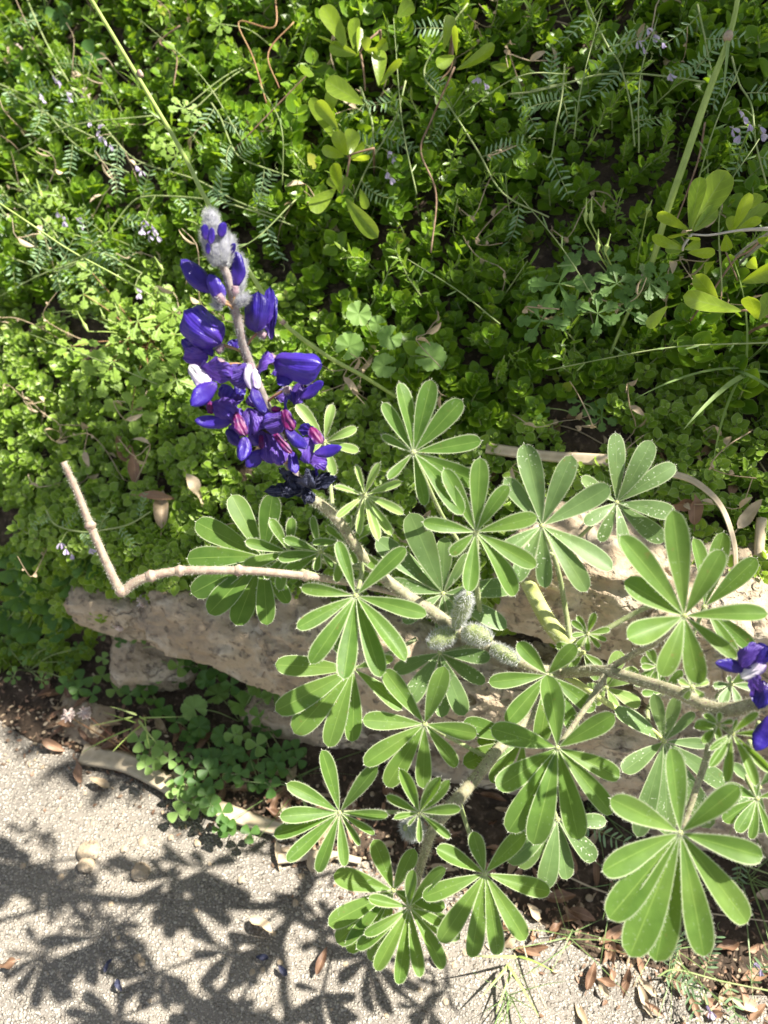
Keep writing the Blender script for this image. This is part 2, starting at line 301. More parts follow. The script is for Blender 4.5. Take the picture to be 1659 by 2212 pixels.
def stonemat():
    m, nt, out = newmat('limestone'); L = nt.links; 
    c = mixc(nt, ramp01(nt, noise(nt, 9, 6), .35, .65), (.33, .25, .165), (.48, .39, .275))
    c = mixc(nt, mathn(nt, 'MULTIPLY', ramp01(nt, noise(nt, 30, 6), .5, .7), .7), c, (.55, .48, .38))
    c = mixc(nt, mathn(nt, 'MULTIPLY', ramp01(nt, noise(nt, 17, 8), .58, .66), .75), c, (.25, .20, .15))
    c = mixc(nt, mathn(nt, 'MULTIPLY', ramp01(nt, noise(nt, 150, 3), .6, .7), .6), c, (.22, .18, .14))
    vv = N_(nt, 'TexVoronoi', feature='DISTANCE_TO_EDGE'); vv.inputs['Scale'].default_value = 8; dv = N_(nt, 'VectorMath', operation='ADD'); nn_ = N_(nt, 'TexNoise'); nn_.inputs['Scale'].default_value = 14; nn_.inputs['Detail'].default_value = 6; tc_ = N_(nt, 'TexCoord')
    L.new(tc_.outputs['Object'], nn_.inputs['Vector']); sc_ = N_(nt, 'VectorMath', operation='SCALE'); sc_.inputs['Scale'].default_value = .16; L.new(nn_.outputs['Color'], sc_.inputs[0]); L.new(tc_.outputs['Object'], dv.inputs[0]); L.new(sc_.outputs[0], dv.inputs[1]); L.new(dv.outputs[0], vv.inputs['Vector'])
    crk = mathn(nt, 'MULTIPLY', ramp01(nt, vv.outputs['Distance'], .035, .0), ramp01(nt, noise(nt, 11, 3), .48, .58)); c = mixc(nt, mathn(nt, 'MULTIPLY', crk, .5), c, (.09, .065, .045))
    pit = ramp01(nt, noise(nt, 75, 5), .58, .70); c = mixc(nt, mathn(nt, 'MULTIPLY', pit, .6), c, (.13, .10, .075))
    b = N_(nt, 'BsdfPrincipled'); L.new(c, b.inputs['Base Color']); b.inputs['Roughness'].default_value = .85
    n1 = N_(nt, 'TexNoise'); n1.inputs['Scale'].default_value = 28; n1.inputs['Detail'].default_value = 10; L.new(N_(nt, 'TexCoord').outputs['Object'], n1.inputs['Vector'])
    bm = N_(nt, 'Bump'); bm.inputs['Strength'].default_value = 1.; bm.inputs['Distance'].default_value = .02; L.new(mathn(nt, 'SUBTRACT', mathn(nt, 'SUBTRACT', n1.outputs['Fac'], mathn(nt, 'MULTIPLY', crk, .15)), mathn(nt, 'MULTIPLY', pit, .15)), bm.inputs['Height']); L.new(bm.outputs[0], b.inputs['Normal'])
    L.new(b.outputs[0], out.inputs[0]); return m
M['stone'] = stonemat()

# ---------------------------------------------------------------- tagging
def tag(o, label, cat, group=None, kind=None):
    if label: o['label'] = label
    if cat: o['category'] = cat
    if group: o['group'] = group
    if kind: o['kind'] = kind
    return o
def empty(name, loc, label, cat, group=None):
    o = bpy.data.objects.new(name, None); COL.objects.link(o); o.location = Vector(loc); o.empty_display_size = .02
    return tag(o, label, cat, group)
def part(mb, name, mats, root):          # vertices are given in world space; keep them there under a moved parent
    org = np.array(root.matrix_world.translation if False else root.location)
    p = root.parent
    while p is not None: org = org + np.array(p.location); p = p.parent
    mb.V = [v - org for v in mb.V]
    return mb.build(name, mats, root)

# ---------------------------------------------------------------- ground
ax = np.concatenate([[-40, -15, -6, -3, -2], np.linspace(-1.5, 1.5, 221), [2, 3, 6, 15, 40]])
ay = np.concatenate([[-40, -15, -6, -2, -.6, -.2], np.linspace(0, 2.2, 190), [3, 5, 9, 20, 40]])
X, Y = np.meshgrid(ax, ay, indexing='ij'); d = Y - yb(X)
Z = terr(X, Y); mb = MB(); A = np.zeros(X.shape + (4,)); mb.grid(np.stack([X, Y, np.where(d < -.02, -.02, Z)], -1), A); soil = mb.build('bank_soil', M['soil']); soil['kind'] = 'structure'
g = MB(); xs = np.concatenate([[-40, -10, -3], np.linspace(-1.5, 1.5, 61), [3, 10, 40]]); 
e = np.minimum(.240 - .350*np.clip(xs, -1.5, 1.5), yb(xs) + .02) + .010*np.sin(xs*17) + .008*np.sin(xs*41 + 1)
rows = np.array([np.stack([xs, np.full_like(xs, -40.), np.zeros_like(xs)], -1), np.stack([xs, np.full_like(xs, -.3), np.zeros_like(xs)], -1), np.stack([xs, e, np.zeros_like(xs)], -1), np.stack([xs, e+.006, np.full_like(xs, -.03)], -1)])
g.grid(rows.transpose(1, 0, 2, 3)[:, :, :] if False else rows, np.zeros(rows.shape[:2] + (4,))); pth = g.build('path', M['path']); pth['kind'] = 'structure'
g = MB(); e2 = e + .002
rows = np.array([np.stack([xs, e2, np.full_like(xs, -.004)], -1), np.stack([xs, yb(xs) + .10, np.full_like(xs, .004)], -1)])
g.grid(rows, np.zeros(rows.shape[:2] + (4,))); vg = g.build('verge_soil', M['soil']); vg['kind'] = 'structure'

# ---------------------------------------------------------------- wall stones
def boulder(px, py, size, rot, label, dep=None, seed=0, zoff=0.):
    c = surf(px, py) if dep is None else P(px, py, dep)
    n = 46; lin = np.linspace(-1, 1, n); faces = []; mbs = MB()
    rs = np.random.RandomState(seed)
    th, tx, ty = rot; cz, sz = math.cos(th), math.sin(th)
    Rz = np.array([[cz, -sz, 0], [sz, cz, 0], [0, 0, 1]]); cx_, sx_ = math.cos(tx), math.sin(tx); Rx = np.array([[1, 0, 0], [0, cx_, -sx_], [0, sx_, cx_]])
    cy_, sy_ = math.cos(ty), math.sin(ty); Ry = np.array([[cy_, 0, sy_], [0, 1, 0], [-sy_, 0, cy_]])
    Mx = Rz @ Rx @ Ry
    for axi in range(3):
        for sg in (-1, 1):
            U, V_ = np.meshgrid(lin, lin, indexing='ij'); q = np.zeros(U.shape + (3,)); q[..., axi] = sg
            q[..., (axi+1) % 3] = U if sg > 0 else V_; q[..., (axi+2) % 3] = V_ if sg > 0 else U
            k = 5.0; nr = (np.abs(q)**k).sum(-1)**(1/k); q = q/nr[..., None]
            fl_ = q.reshape(-1, 3); dn = np.empty(len(fl_))
            for ii, w_ in enumerate(fl_):
                pv = Vector((w_[0]*size[0]*7 + seed, w_[1]*size[1]*7, w_[2]*size[2]*7 + seed*.7))
                vd = mnoise.voronoi(pv*.9)[0]
                dn[ii] = 1 + .09*(mnoise.fractal(pv*.8, 1.0, 2.1, 3)) + .10*(vd[1]-vd[0]) - .05 + .05*mnoise.ridged_multi_fractal(pv*3.0, .9, 2.2, 5, 1., 2.) - .03 - .05*max(0, mnoise.noise(pv*Vector((1, 1, 4))))*2 + .03*mnoise.fractal(pv*7, .8, 2.1, 3)
            dn = dn.reshape(U.shape)
            q = q*dn[..., None]*np.array(size)/2
            g_ = q @ Mx.T; mbs.grid(g_ + 0, np.zeros(g_.shape[:2] + (4,)))
    c = c + np.array([0, 0, zoff])
    o = mbs.build('wall_stone', M['stone']); o.location = Vector(c)
    import bmesh
    bm_ = bmesh.new(); bm_.from_mesh(o.data); bmesh.ops.remove_doubles(bm_, verts=bm_.verts, dist=.0006); bm_.to_mesh(o.data); bm_.free()
    return tag(o, label, 'stone', 'rough stones of the low wall')
wa = math.atan(-.23)
boulder(575, 1335, (.34, .15, .11), (wa-.05, -.30, .12), 'long flat limestone block under the bare curved stalk at the left', seed=3, zoff=-.02)
boulder(330, 1405, (.13, .10, .09), (wa+.3, .2, .2), 'broken stone corner below the long flat block, half in shade', seed=6, zoff=-.02)
boulder(255, 1275, (.13, .10, .09), (wa+.1, -.1, .1), 'small squarish stone at the left end of the flat block', seed=7, zoff=-.02)
boulder(860, 1380, (.34, .18, .15), (wa, -.3, .03), 'limestone block behind the middle lupine leaves and furry pods', seed=8, zoff=-.02)
boulder(1290, 1245, (.22, .16, .14), (wa-.1, -.25, .05), 'upper limestone block under the dusty lupine leaf', seed=12)
boulder(1250, 1520, (.40, .18, .19), (wa, -.2, .02), 'large tan block at the foot of the wall below the branching stem', seed=15, zoff=.0)
boulder(1620, 1360, (.26, .18, .16), (wa+.1, -.3, -.05), 'upper wall block at the right edge beside the dry cane', seed=19)
boulder(1590, 1680, (.22, .16, .17), (wa+.05, -.2, .1), 'tan block behind the large front lupine leaf at the right', seed=23, zoff=-.01)
boulder(700, 1520, (.24, .11, .10), (wa+.05, .0, .04), 'low stone behind the clover at the wall foot', seed=27, zoff=-.03)
boulder(1000, 1600, (.24, .12, .11), (wa, -.1, .04), 'low dark stone behind the lower hairy stem', seed=31, zoff=-.03)
boulder(180, 1560, (.10, .07, .05), (wa, .1, .0), 'small flat stone lying at the edge of the path', seed=35, zoff=-.02)
boulder(1900, 1500, (.30, .2, .34), (wa, -.2, 0), 'wall block past the right edge of the picture', seed=38, zoff=-.02)
boulder(-250, 1420, (.22, .14, .10), (wa, 0, 0), 'wall stone past the left edge of the picture', seed=41, zoff=-.02)

# ---------------------------------------------------------------- groundcover
def shoot(npair, h, leaf, spread, seed, opening=.9):
    rs = np.random.RandomState(seed); o = MB(); tube(o, [(0, 0, 0), (rs.randn()*.004, rs.randn()*.004, h*.5), (0, 0, h)], [.0011, .0007], 1, 4, 2, rs.rand(), cap=False)
    for i in range(npair):
        z = h*(.18 + .82*i/(npair-1)); s = leaf*(.75 + .5*math.sin(math.pi*(i+.6)/(npair+.6)))*(1 if i < npair-1 else .55)
        el = (.15 + 1.0*(i/(npair-1))**2)*opening + rs.randn()*.15; a0 = i*math.pi/2 + rs.randn()*.2
        for k in range(2):
            a = a0 + k*math.pi; dr = np.array([math.cos(a)*math.cos(el), math.sin(a)*math.cos(el), math.sin(el)])
            p0 = np.array([0, 0, z]) + dr*.0015; nn = np.array([-math.cos(a)*math.sin(el), -math.sin(a)*math.sin(el), math.cos(el)])
            blade(o, p0, p0 + dr*s, nn + rs.randn(3)*.12, s*.92, p_ovate, fold=.28, sag=-.06, nl=5, nc=1, rnd=rs.rand(), mat=0)
    return o
protos = [shoot(7, .055, .0155, 1, s) for s in range(6)] + [shoot(6, .04, .014, 1, s+20) for s in range(4)]
def needle(h, leaf, seed, n=16, wr=.22):
    rs = np.random.RandomState(seed); o = MB(); tube(o, [(0, 0, 0), (rs.randn()*.006, rs.randn()*.006, h*.5), (rs.randn()*.008, 0, h)], [.0008, .0005], 1, 4, 2, rs.rand(), cap=False)
    for i in range(n):
        z = h*(.15 + .85*i/n); a = i*2.4 + rs.randn()*.3; el = .3 + .7*i/n; dr = np.array([math.cos(a)*math.cos(el), math.sin(a)*math.cos(el), math.sin(el)]); p0 = np.array([0, 0, z])
        blade(o, p0, p0 + dr*leaf*(.7+.5*rs.rand()), rs.randn(3)*.4 + np.array([0, 0, 1]), leaf*wr, p_lin, fold=.2, sag=.05, nl=4, nc=1, rnd=rs.rand(), mat=0)
    return o
fine = [needle(.07, .014, s+60) for s in range(3)] + [needle(.06, .020, s+70, 12, .14) for s in range(2)] + [needle(.055, .008, s+75, 26, .5) for s in range(3)]
def deadstem(seed):
    rs = np.random.RandomState(seed); o = MB(); pts = [(0, 0, 0)]
    for k in range(5): pts.append(tuple(np.array(pts[-1]) + np.array([rs.randn()*.012, rs.randn()*.012, .014])))
    tube(o, pts, [.0007, .0004], 0, 4, 3, rs.rand(), cap=False)
    for k in range(3):
        p = np.array(pts[2+k]); blade(o, p, p + rs.randn(3)*.008, rs.randn(3), .006, p_ovate, .5, .1, 4, 1, rs.rand(), 0)
    return o
deads = [deadstem(s+90) for s in range(5)]
lows = [shoot(6, .026, .0095, 1, s+40, .75) for s in range(6)]
def rotm(tilt, az, spin, sc):
    n = len(tilt); M3 = np.zeros((n, 3, 3)); ca, sa = np.cos(az), np.sin(az); ct, st = np.cos(tilt), np.sin(tilt)
    Rz = np.zeros((n, 3, 3)); Rz[:, 0, 0] = ca; Rz[:, 0, 1] = -sa; Rz[:, 1, 0] = sa; Rz[:, 1, 1] = ca; Rz[:, 2, 2] = 1
    Ry = np.zeros((n, 3, 3)); Ry[:, 0, 0] = ct; Ry[:, 0, 2] = st; Ry[:, 2, 0] = -st; Ry[:, 2, 2] = ct; Ry[:, 1, 1] = 1
    cs, ss = np.cos(spin), np.sin(spin); Rs = np.zeros((n, 3, 3)); Rs[:, 0, 0] = cs; Rs[:, 0, 1] = -ss; Rs[:, 1, 0] = ss; Rs[:, 1, 1] = cs; Rs[:, 2, 2] = 1
    return np.einsum('nij,njk,nkl->nil', Rz, Ry, Rs)*sc[:, None, None]
def scatter(mb, pr, x, y, zoff, scl, tilt_amt, az_mean=-math.pi/2):
    n = len(x); z = terr(x, y) + zoff
    k = RS.randint(0, len(pr), n)
    for i, p in enumerate(pr):
        s = k == i; m = s.sum()
        if not m: continue
        Ms = rotm(np.abs(RS.randn(m))*.22 + tilt_amt, az_mean + RS.randn(m)*1.2, RS.rand(m)*6.28, scl[s]*(.75 + .5*RS.rand(m)))
        mb.inst(p, Ms, np.stack([x[s], y[s], z[s]], -1), RS.rand(m))
gx, gy = np.meshgrid(np.arange(-1.05, 1.05, .0192), np.arange(.45, 1.75, .0210)); gx = gx.ravel() + RS.randn(gx.size)*.008; gy = gy.ravel() + RS.randn(gy.size)*.008
dd = gy - yb(gx) - .15
keep = (dd > .0) & (nse(gx, gy, 9, 4) > -.72)
lowzone = (dd < .20 + .14*np.clip(-gx*4, 0, 1) + .06*nse(gx, gy, 7, 2))
hi = keep & ~lowzone
mb = MB(); scatter(mb, protos, gx[hi], gy[hi], -.012 + .03*nse(gx[hi], gy[hi], 14, 6), 1.0 + .30*nse(gx[hi], gy[hi], 8, 1), .22)
qq = RS.rand(len(gx)) < .16; h2_ = hi & qq; scatter(mb, fine, gx[h2_] + .009, gy[h2_], np.full(h2_.sum(), .01), np.full(h2_.sum(), 1.15), .4)
tag(mb.build('groundcover', [M['gc'], M['vstem']]), 'dense mat of upright round-leaved green shoots covering the bank', 'ground cover', kind='stuff')
dk = (dd > .0) & (RS.rand(len(gx)) < .055)
mb = MB(); scatter(mb, deads, gx[dk] + .006, gy[dk] + .004, np.full(dk.sum(), .004), np.full(dk.sum(), 1.25), .5)
tag(mb.build('dry_undergrowth', M['deadpale']), 'fine dry brown stems and shrivelled leaves tangled through the green mat', 'undergrowth', kind='stuff')
gx, gy = np.meshgrid(np.arange(-1.05, 1.05, .0135), np.arange(.40, 1.3, .0145)); gx = gx.ravel() + RS.randn(gx.size)*.005; gy = gy.ravel() + RS.randn(gy.size)*.005
dd = gy - yb(gx) - .15
kl = (dd > -.035 + .02*nse(gx, gy, 12, 8) - np.clip((-gx-.40)*1.2, 0, .10)) & (dd < .24 + .14*np.clip(-gx*4, 0, 1) + .06*nse(gx, gy, 7, 2)) & (nse(gx, gy, 13, 9) > np.where(gx > .1, -.5, -.6))
mb = MB(); scatter(mb, lows, gx[kl], gy[kl], -.004, np.full(kl.sum(), 1.1), .25)
hx = RS.uniform(-.50, -.16, 420); hy = yb(hx) + .15 + RS.uniform(-.065, .02, 420) + .02*nse(hx, hx*0, 30, 2); hm = nse(hx, hy, 16, 5) > -.25
scatter(mb, lows, hx[hm], hy[hm], np.full(hm.sum(), .022), np.full(hm.sum(), 1.15), .6)
hx = RS.uniform(-.05, .55, 300); hy = yb(hx) + .15 + RS.uniform(-.03, .03, 300); hm = nse(hx, hy, 16, 5) > .1
scatter(mb, lows, hx[hm], hy[hm], np.full(hm.sum(), .02), np.full(hm.sum(), 1.2), .6)
tag(mb.build('creeping_groundcover', [M['gclow'], M['vstem']]), 'low creeping mat of tiny pale-edged leaves along the top of the stone wall', 'ground cover', kind='stuff')

# ---------------------------------------------------------------- lupine
stems = {}
plant_root = surf(1100, 1190)
plant = empty('lupine_plant', plant_root, 'hairy lupine with fan-shaped leaves and a tall deep-blue flower spike', 'lupine plant')
def stem_part(name, mats, path, rad, nh, ln, root=plant, label=None, knots=()):
    mb = MB(); pts = [P(*q) if len(q) == 3 else np.array(q[:3]) for q in path]
    c, r = tube(mb, pts, rad, 0, 10, 8)
    tube_hairs(mb, c, r, nh, ln, 1, .00013)
    for (x, y, dp, rr) in knots:
        k = np.argmin(np.linalg.norm(c - P(x, y, dp), axis=1)); k = min(max(k, 2), len(c)-3); t = nz(c[k+1]-c[k-1])
        tube(mb, [c[k]-t*rr*.7, c[k], c[k]+t*rr*.7], [r[k]*1.02, rr, r[k]*1.02], 0, 10, 4)
        hairs(mb, c[k] + RS.randn(60, 3)*rr*.4, RS.randn(60, 3), .003)
    o = part(mb, name, mats, root)
    if label: o['label'] = label
    return c
rp = list(plant_root) + [0]
SG = [M['greystem'], M['hair']]
stems['root'] = stem_part('stem', [M['yellowstem'], M['hair']], [rp, (1135, 1250, .83), (1180, 1335, .77), (1215, 1380, .745), (1238, 1405, .735), (1215, 1455, .72)], [.008, .008, .0085, .008, .006], 1500, .0038, label='thick pale green main stem with long hairs')
stems['fl'] = stem_part('stem', [M['greystem'], M['hair']], [(1215, 1455, .72), (1150, 1440, .71), (1080, 1405, .70), (1000, 1368, .69), (930, 1320, .68), (880, 1288, .67), (820, 1240, .66), (775, 1190, .65), (735, 1130, .64), (700, 1095, .63), (662, 1072, .62)], [.0055, .0058, .006, .005, .0045, .0042], 3200, .0032)
stems['right'] = stem_part('stem', SG, [(1215, 1455, .72), (1260, 1450, .69), (1310, 1450, .66), (1390, 1472, .63), (1470, 1498, .60), (1540, 1530, .58), (1610, 1528, .56), (1700, 1500, .54)], [.005, .0048, .005, .0055, .005], 2200, .0028)
stems['low'] = stem_part('stem', SG, [(1215, 1455, .72), (1190, 1500, .725), (1150, 1545, .72), (1080, 1615, .70), (1020, 1690, .685), (985, 1730, .68), (935, 1790, .68), (918, 1840, .685), (905, 1885, .69), (895, 1930, .69)], [.0045, .0048, .0055, .006, .004, .003], 2400, .0034)
stems['bare'] = stem_part('bare_stalk', [M['bare'], M['hair']], [(880, 1288, .67), (800, 1268, .665), (720, 1253, .655), (650, 1243, .64), (540, 1233, .62), (450, 1232, .61), (380, 1234, .605), (320, 1246, .60), (285, 1262, .60), (266, 1278, .60), (252, 1262, .598), (225, 1205, .592), (195, 1135, .585), (165, 1060, .577), (137, 998, .57)], [.0026, .0030, .0033, .0034, .0034, .0036, .0036, .0032, .0028, .0022], 3600, .0018, label='bare pinkish-grey flower stalk bent upwards at its left end', knots=[(327, 1243, .60, .0054), (385, 1234, .605, .0052), (515, 1232, .617, .0052), (657, 1243, .64, .0052), (195, 1135, .585, .0048), (262, 1280, .6, .0052)])
stem_part('stem', SG, [(1310, 1452, .66), (1290, 1490, .645), (1250, 1550, .635), (1206, 1612, .628)], [.0028, .0022], 500, .0026)
stem_part('stem', SG, [(1305, 1450, .66), (1370, 1412, .64), (1420, 1385, .60), (1476, 1335, .565)], [.003, .0022], 500, .0026)
stem_part('stem', SG, [(1535, 1535, .58), (1530, 1620, .56), (1505, 1700, .555), (1472, 1795, .55)], [.0028, .0022], 400, .0024)
stem_part('stem', [M['yellowstem'], M['hair']], [(1215, 1455, .72), (1270, 1490, .70), (1330, 1530, .70), (1400, 1570, .69), (1434, 1600, .685)], [.0035, .002], 400, .0024)
stem_part('stem', [M['stem'], M['hair']], [(1235, 1400, .735), (1222, 1320, .74), (1205, 1230, .72), (1172, 1140, .70)], [.003, .002], 500, .0024)
stem_part('stem', [M['stem'], M['hair']], [(1060, 1400, .70), (1040, 1340, .70), (1030, 1250, .67), (1030, 1150, .64)], [.003, .002], 500, .0024)
stem_part('stem', [M['stem'], M['hair']], [(1240, 1400, .735), (1300, 1365, .73), (1380, 1320, .72), (1450, 1290, .69)], [.003, .002], 400, .0024)

allst = np.vstack([stems[k] for k in ('root', 'fl', 'right', 'low')])
def za(x, y): return (329.2 + x*.39682, 932.6 + y*.39682)
def zb(x, y): return (932.6 + x*.43783, 768.05 + y*.43783)
def zc(x, y): return (548.6 + x*.42989, 1426.4 + y*.42989)
def zd(x, y): return (1097.2 + x*.37984, 1371.5 + y*.37984)
def z1(x, y): return (329.2 + x*.30254, 427.9 + y*.30254)
def ident(x, y): return (x, y)
def lupleaf(conv, c, dep, tips, w=.235, grad=(0, 0), mat='lup', fold=.30, cup=.12, hair=90, att=None, lab=None, sag=.03, petr=.0019):
    cx, cy = conv(*c); C = P(cx, cy, dep); pts = [conv(*t[:2]) for t in tips]
    mb = MB(); vtoc = nz(CAM - C); lr = RS.rand()
    for i, (x, y) in enumerate(pts):
        ww = tips[i][2] if len(tips[i]) > 2 else w
        pxl = math.hypot(x-cx, y-cy); ext = grad[0]*(x-cx)/829.5 + grad[1]*(y-cy)/829.5
        Pt = P(x, y, dep + ext*dep - cup*pxl/829.5*dep*TX + RS.randn()*.002 - (.006 if i % 2 else 0))
        a = nz(Pt - C); L = np.linalg.norm(Pt-C)
        nn = nz(vtoc*.75 + np.array([.10, -.05, .55])) + RS.randn(3)*.14
        b0 = C + a*.0015
        g = blade(mb, b0, Pt, nn, L*ww*.97, p_lup, fold=fold*(.6+.9*RS.rand()), sag=sag + RS.randn()*.035, nl=13, nc=3, rnd=np.clip(.5*lr + .5*RS.rand(), 0, 1), mat=0, twist=RS.randn()*.16, wav=.05)
        # fringe of hairs on both margins
        N = nz(nn - a*np.dot(nn, a)); Sd = np.cross(a, N)
        for side, colm in ((-1, 0), (1, -1)):
            e = g[:, colm]; k = RS.randint(0, len(e)-1, hair); f = RS.rand(hair)[:, None]; p = e[k]*(1-f)+e[k+1]*f
            hairs(mb, p, Sd*side + a*.55 + RS.randn(hair, 3)*.28, .0008 + .0012*RS.rand(hair), .00009, 1)
        kk = RS.randint(0, len(g)-1, hair//2); mid = g[kk, 3]
        hairs(mb, mid - N*.0006, RS.randn(hair//2, 3) + Sd*RS.choice([-1, 1], hair//2)[:, None], .0012, .00008, 1)
        # tiny pointed tip
        tube(mb, [Pt - a*.0006, Pt + a*.0016], [.0005, .0001], 1, 4, 1)
    hairs(mb, C + RS.randn(160, 3)*.0012, RS.randn(160, 3), .0028, .0001, 1)
    tube(mb, [C - vtoc*.001, C + vtoc*.0012], [.0026, .0018], 2, 8, 2)
    lf = part(mb, 'leaf', [M[mat], M['hair'], M['yellowstem']], plant)
    if lab: lf['label'] = lab
    if att is not False:
        if att is None:
            pr = allst - CAM; dz = pr @ FWD; ok = dz > dep - .01
            cand = allst[ok] if ok.any() else allst; A_ = cand[np.argmin(np.linalg.norm(cand - C, axis=1))]
        else: A_ = P(*att)
        pm = MB(); mid = (A_ + C)/2 + FWD*.012 - np.array([0, 0, .008])
        c_, r_ = tube(pm, [A_, mid, C - nz(C-mid)*.001], [petr*1.15, petr*.9], 0, 7, 8); tube_hairs(pm, c_, r_, 260, .0022, 1, .0001)
        pe = part(pm, 'petiole', [M['stem'], M['hair']], lf)
    return lf
# parent leaf sits at the plant origin, so its petiole needs no offset of its own
lupleaf(za, (1107, 893), .60, [(1008, 595), (1380, 630), (808, 848), (785, 1070), (860, 1265), (1040, 1350), (1243, 1338), (1377, 1250), (1495, 997)], w=.235, grad=(0, -.1), lab='broad lupine leaf lying over the bare stalk')
lupleaf(za, (600, 680), .695, [(430, 345, .33), (655, 340, .33), (235, 490, .31), (188, 690, .30), (212, 882, .31), (305, 990, .34), (455, 1055, .33), (625, 1055, .28), (742, 935, .28)], grad=(-.1, 0), fold=.12, att=(800, 1268, .70), lab='large leaf with dark leaf shadows across it under the bare stalk')
lupleaf(za, (745, 655), .672, [(505, 598, .26), (640, 472, .27), (760, 466, .3), (492, 735, .27), (690, 865, .3), (610, 800)], mat='lup', att=(790, 1220, .68))
lupleaf(za, (915, 655), .662, [(715, 582, .28), (683, 690, .28), (715, 765, .3), (887, 758, .35), (872, 458, .22), (985, 745, .3), (1000, 560, .25)], att=(800, 1230, .675))
lupleaf(za, (1055, 608), .652, [(868, 605, .26), (945, 515, .28), (1065, 448, .28), (1208, 512, .28), (1247, 750, .26), (1110, 720, .3), (1000, 820, .24)], att=(800, 1225, .668))
lupleaf(za, (1155, 345), .625, [(1108, 182), (1240, 168), (1358, 272), (1368, 450), (1302, 565), (1228, 592), (1128, 562), (1003, 468), (988, 300)], w=.2, mat='young', fold=.65, cup=.3, att=(745, 1150, .65), lab='young yellow-green leaf with narrow folded leaflets beside the withered flowers')
lupleaf(ident, (893, 977), .61, [(862, 826, .25), (932, 820, .27), (998, 864, .30), (1040, 952, .27), (1038, 1047, .26), (1000, 1112, .24), (918, 1093, .24), (838, 1035, .26), (824, 940, .24), (826, 870, .24)], mat='lup', att=(1010, 1200, .70), lab='topmost broad lupine leaf right of the flower spike')
lupleaf(ident, (957, 1282), .70, [(812, 1165, .26), (885, 1108, .30), (960, 1160, .3), (1010, 1195, .25), (838, 1258, .26), (1118, 1268, .28), (1095, 1355, .27), (1000, 1360, .3), (950, 1372, .28), (870, 1345, .28)], mat='lupdust', fold=.12, att=(930, 1325, .70))
lupleaf(za, (1095, 1290), .665, [(666, 1268, .27), (668, 1520, .28), (770, 1642, .32), (958, 1718, .26), (1087, 1690, .26), (1358, 1515, .26), (960, 1080, .3), (1315, 1235, .27)], fold=.15, att=(900, 1380, .71), lab='leaf with a crumb of brown debris at its centre under the broad leaf')
lupleaf(zc, (858, 320), .655, [(652, 45, .27), (957, 28, .30), (545, 300, .30), (552, 525, .27), (665, 635, .29), (850, 645, .27), (1020, 535, .3), (1122, 370, .32)], att=(1060, 1640, .70))
lupleaf(ident, (950, 1410), .705, [(1048, 1475, .3), (1003, 1546, .3), (955, 1550, .3), (880, 1520, .32), (850, 1450, .3), (1060, 1420, .3)], mat='lupdust', fold=.1)
lupleaf(zb, (218, 872), .60, [(238, 503, .26), (380, 640, .28), (522, 795, .27), (516, 1042, .26), (410, 1187, .26), (180, 1167, .28), (90, 982, .36), (-45, 822, .26), (60, 558, .24)], att=(1030, 1180, .645), lab='pale leaf with notched leaflets above the furry pods')
lupleaf(zb, (543, 840), .67, [(455, 435, .28), (692, 492, .28), (880, 645, .28), (892, 1057, .27), (766, 1165, .26), (562, 1147, .28), (410, 1118, .28), (320, 990, .28), (360, 605, .28)], mat='lupdust', att=(1195, 1200, .71))
lupleaf(zb, (912, 725), .705, [(905, 380, .27), (1085, 420, .30), (1203, 540, .28), (1205, 782, .32), (1152, 917, .32), (957, 978, .26), (832, 920, .30), (752, 830, .32), (738, 600, .3)], mat='lupdust', fold=.08, att=(1220, 1190, .78), lab='dusty white-speckled leaf furthest up the bank')
lupleaf(zb, (1245, 1285), .545, [(927, 888, .22), (1187, 760, .22), (1432, 958, .28), (1660, 1275, .25), (1505, 1492, .22), (1320, 1622, .32), (1130, 1583, .32), (965, 1398, .36), (948, 1112, .32)], att=False, cup=.2, lab='large near leaf above the right-hand branch')
lupleaf(zb, (1345, 1240), .64, [(1440, 870, .25), (1603, 1000, .28), (1590, 1450, .25), (1500, 1500, .25), (1290, 900, .25)], att=(1490, 1495, .63))
lupleaf(zb, (768, 1372), .70, [(716, 1284), (806, 1269), (880, 1350), (863, 1405), (828, 1441), (770, 1460), (708, 1442), (690, 1385), (690, 1308)], w=.3, att=(1238, 1400, .735), fold=.4, lab='tiny dark leaf at the branching point')
lupleaf(ident, (1182, 1458), .655, [(1118, 1387, .36), (1243, 1392, .38), (1055, 1474, .27), (1093, 1563, .3), (1165, 1605, .3), (1240, 1580, .3), (1285, 1535, .3)], att=(1215, 1455, .72))
lupleaf(ident, (1204, 1615), .625, [(1180, 1457, .30), (1327, 1542, .31), (1339, 1679, .30), (1322, 1759, .25), (1250, 1815, .27), (1152, 1825, .27), (1097, 1797, .28), (1072, 1702, .32), (1060, 1573, .32)], att=False, lab='leaf with bright sun streaks just below the branching stem')
lupleaf(zd, (282, 1050), .70, [(60, 1322, .32), (205, 1445, .3), (335, 1392, .32), (497, 1285, .36), (560, 1060, .3), (0, 1295, .3), (130, 950, .3)], fold=.12, mat='lupdust', att=(1170, 1640, .73))
lupleaf(zd, (888, 605), .69, [(605, 430, .34), (652, 780, .34), (735, 1150, .2), (900, 1140, .24), (1150, 1100, .24), (1255, 870, .26), (1145, 620, .26), (1060, 440, .26), (830, 335, .26), (960, 350, .26)], att=False, mat='lupdust', fold=.12)
lupleaf(zd, (980, 1125), .53, [(580, 930, .28), (1317, 860, .27), (925, 640, .26), (1452, 1262, .30), (1362, 1640, .27), (1115, 1832, .24), (840, 1858, .24), (690, 1830, .26), (570, 1615, .27), (535, 1345, .29)], att=False, cup=.15, hair=140, lab='largest leaf, nearest the viewer at the lower right')
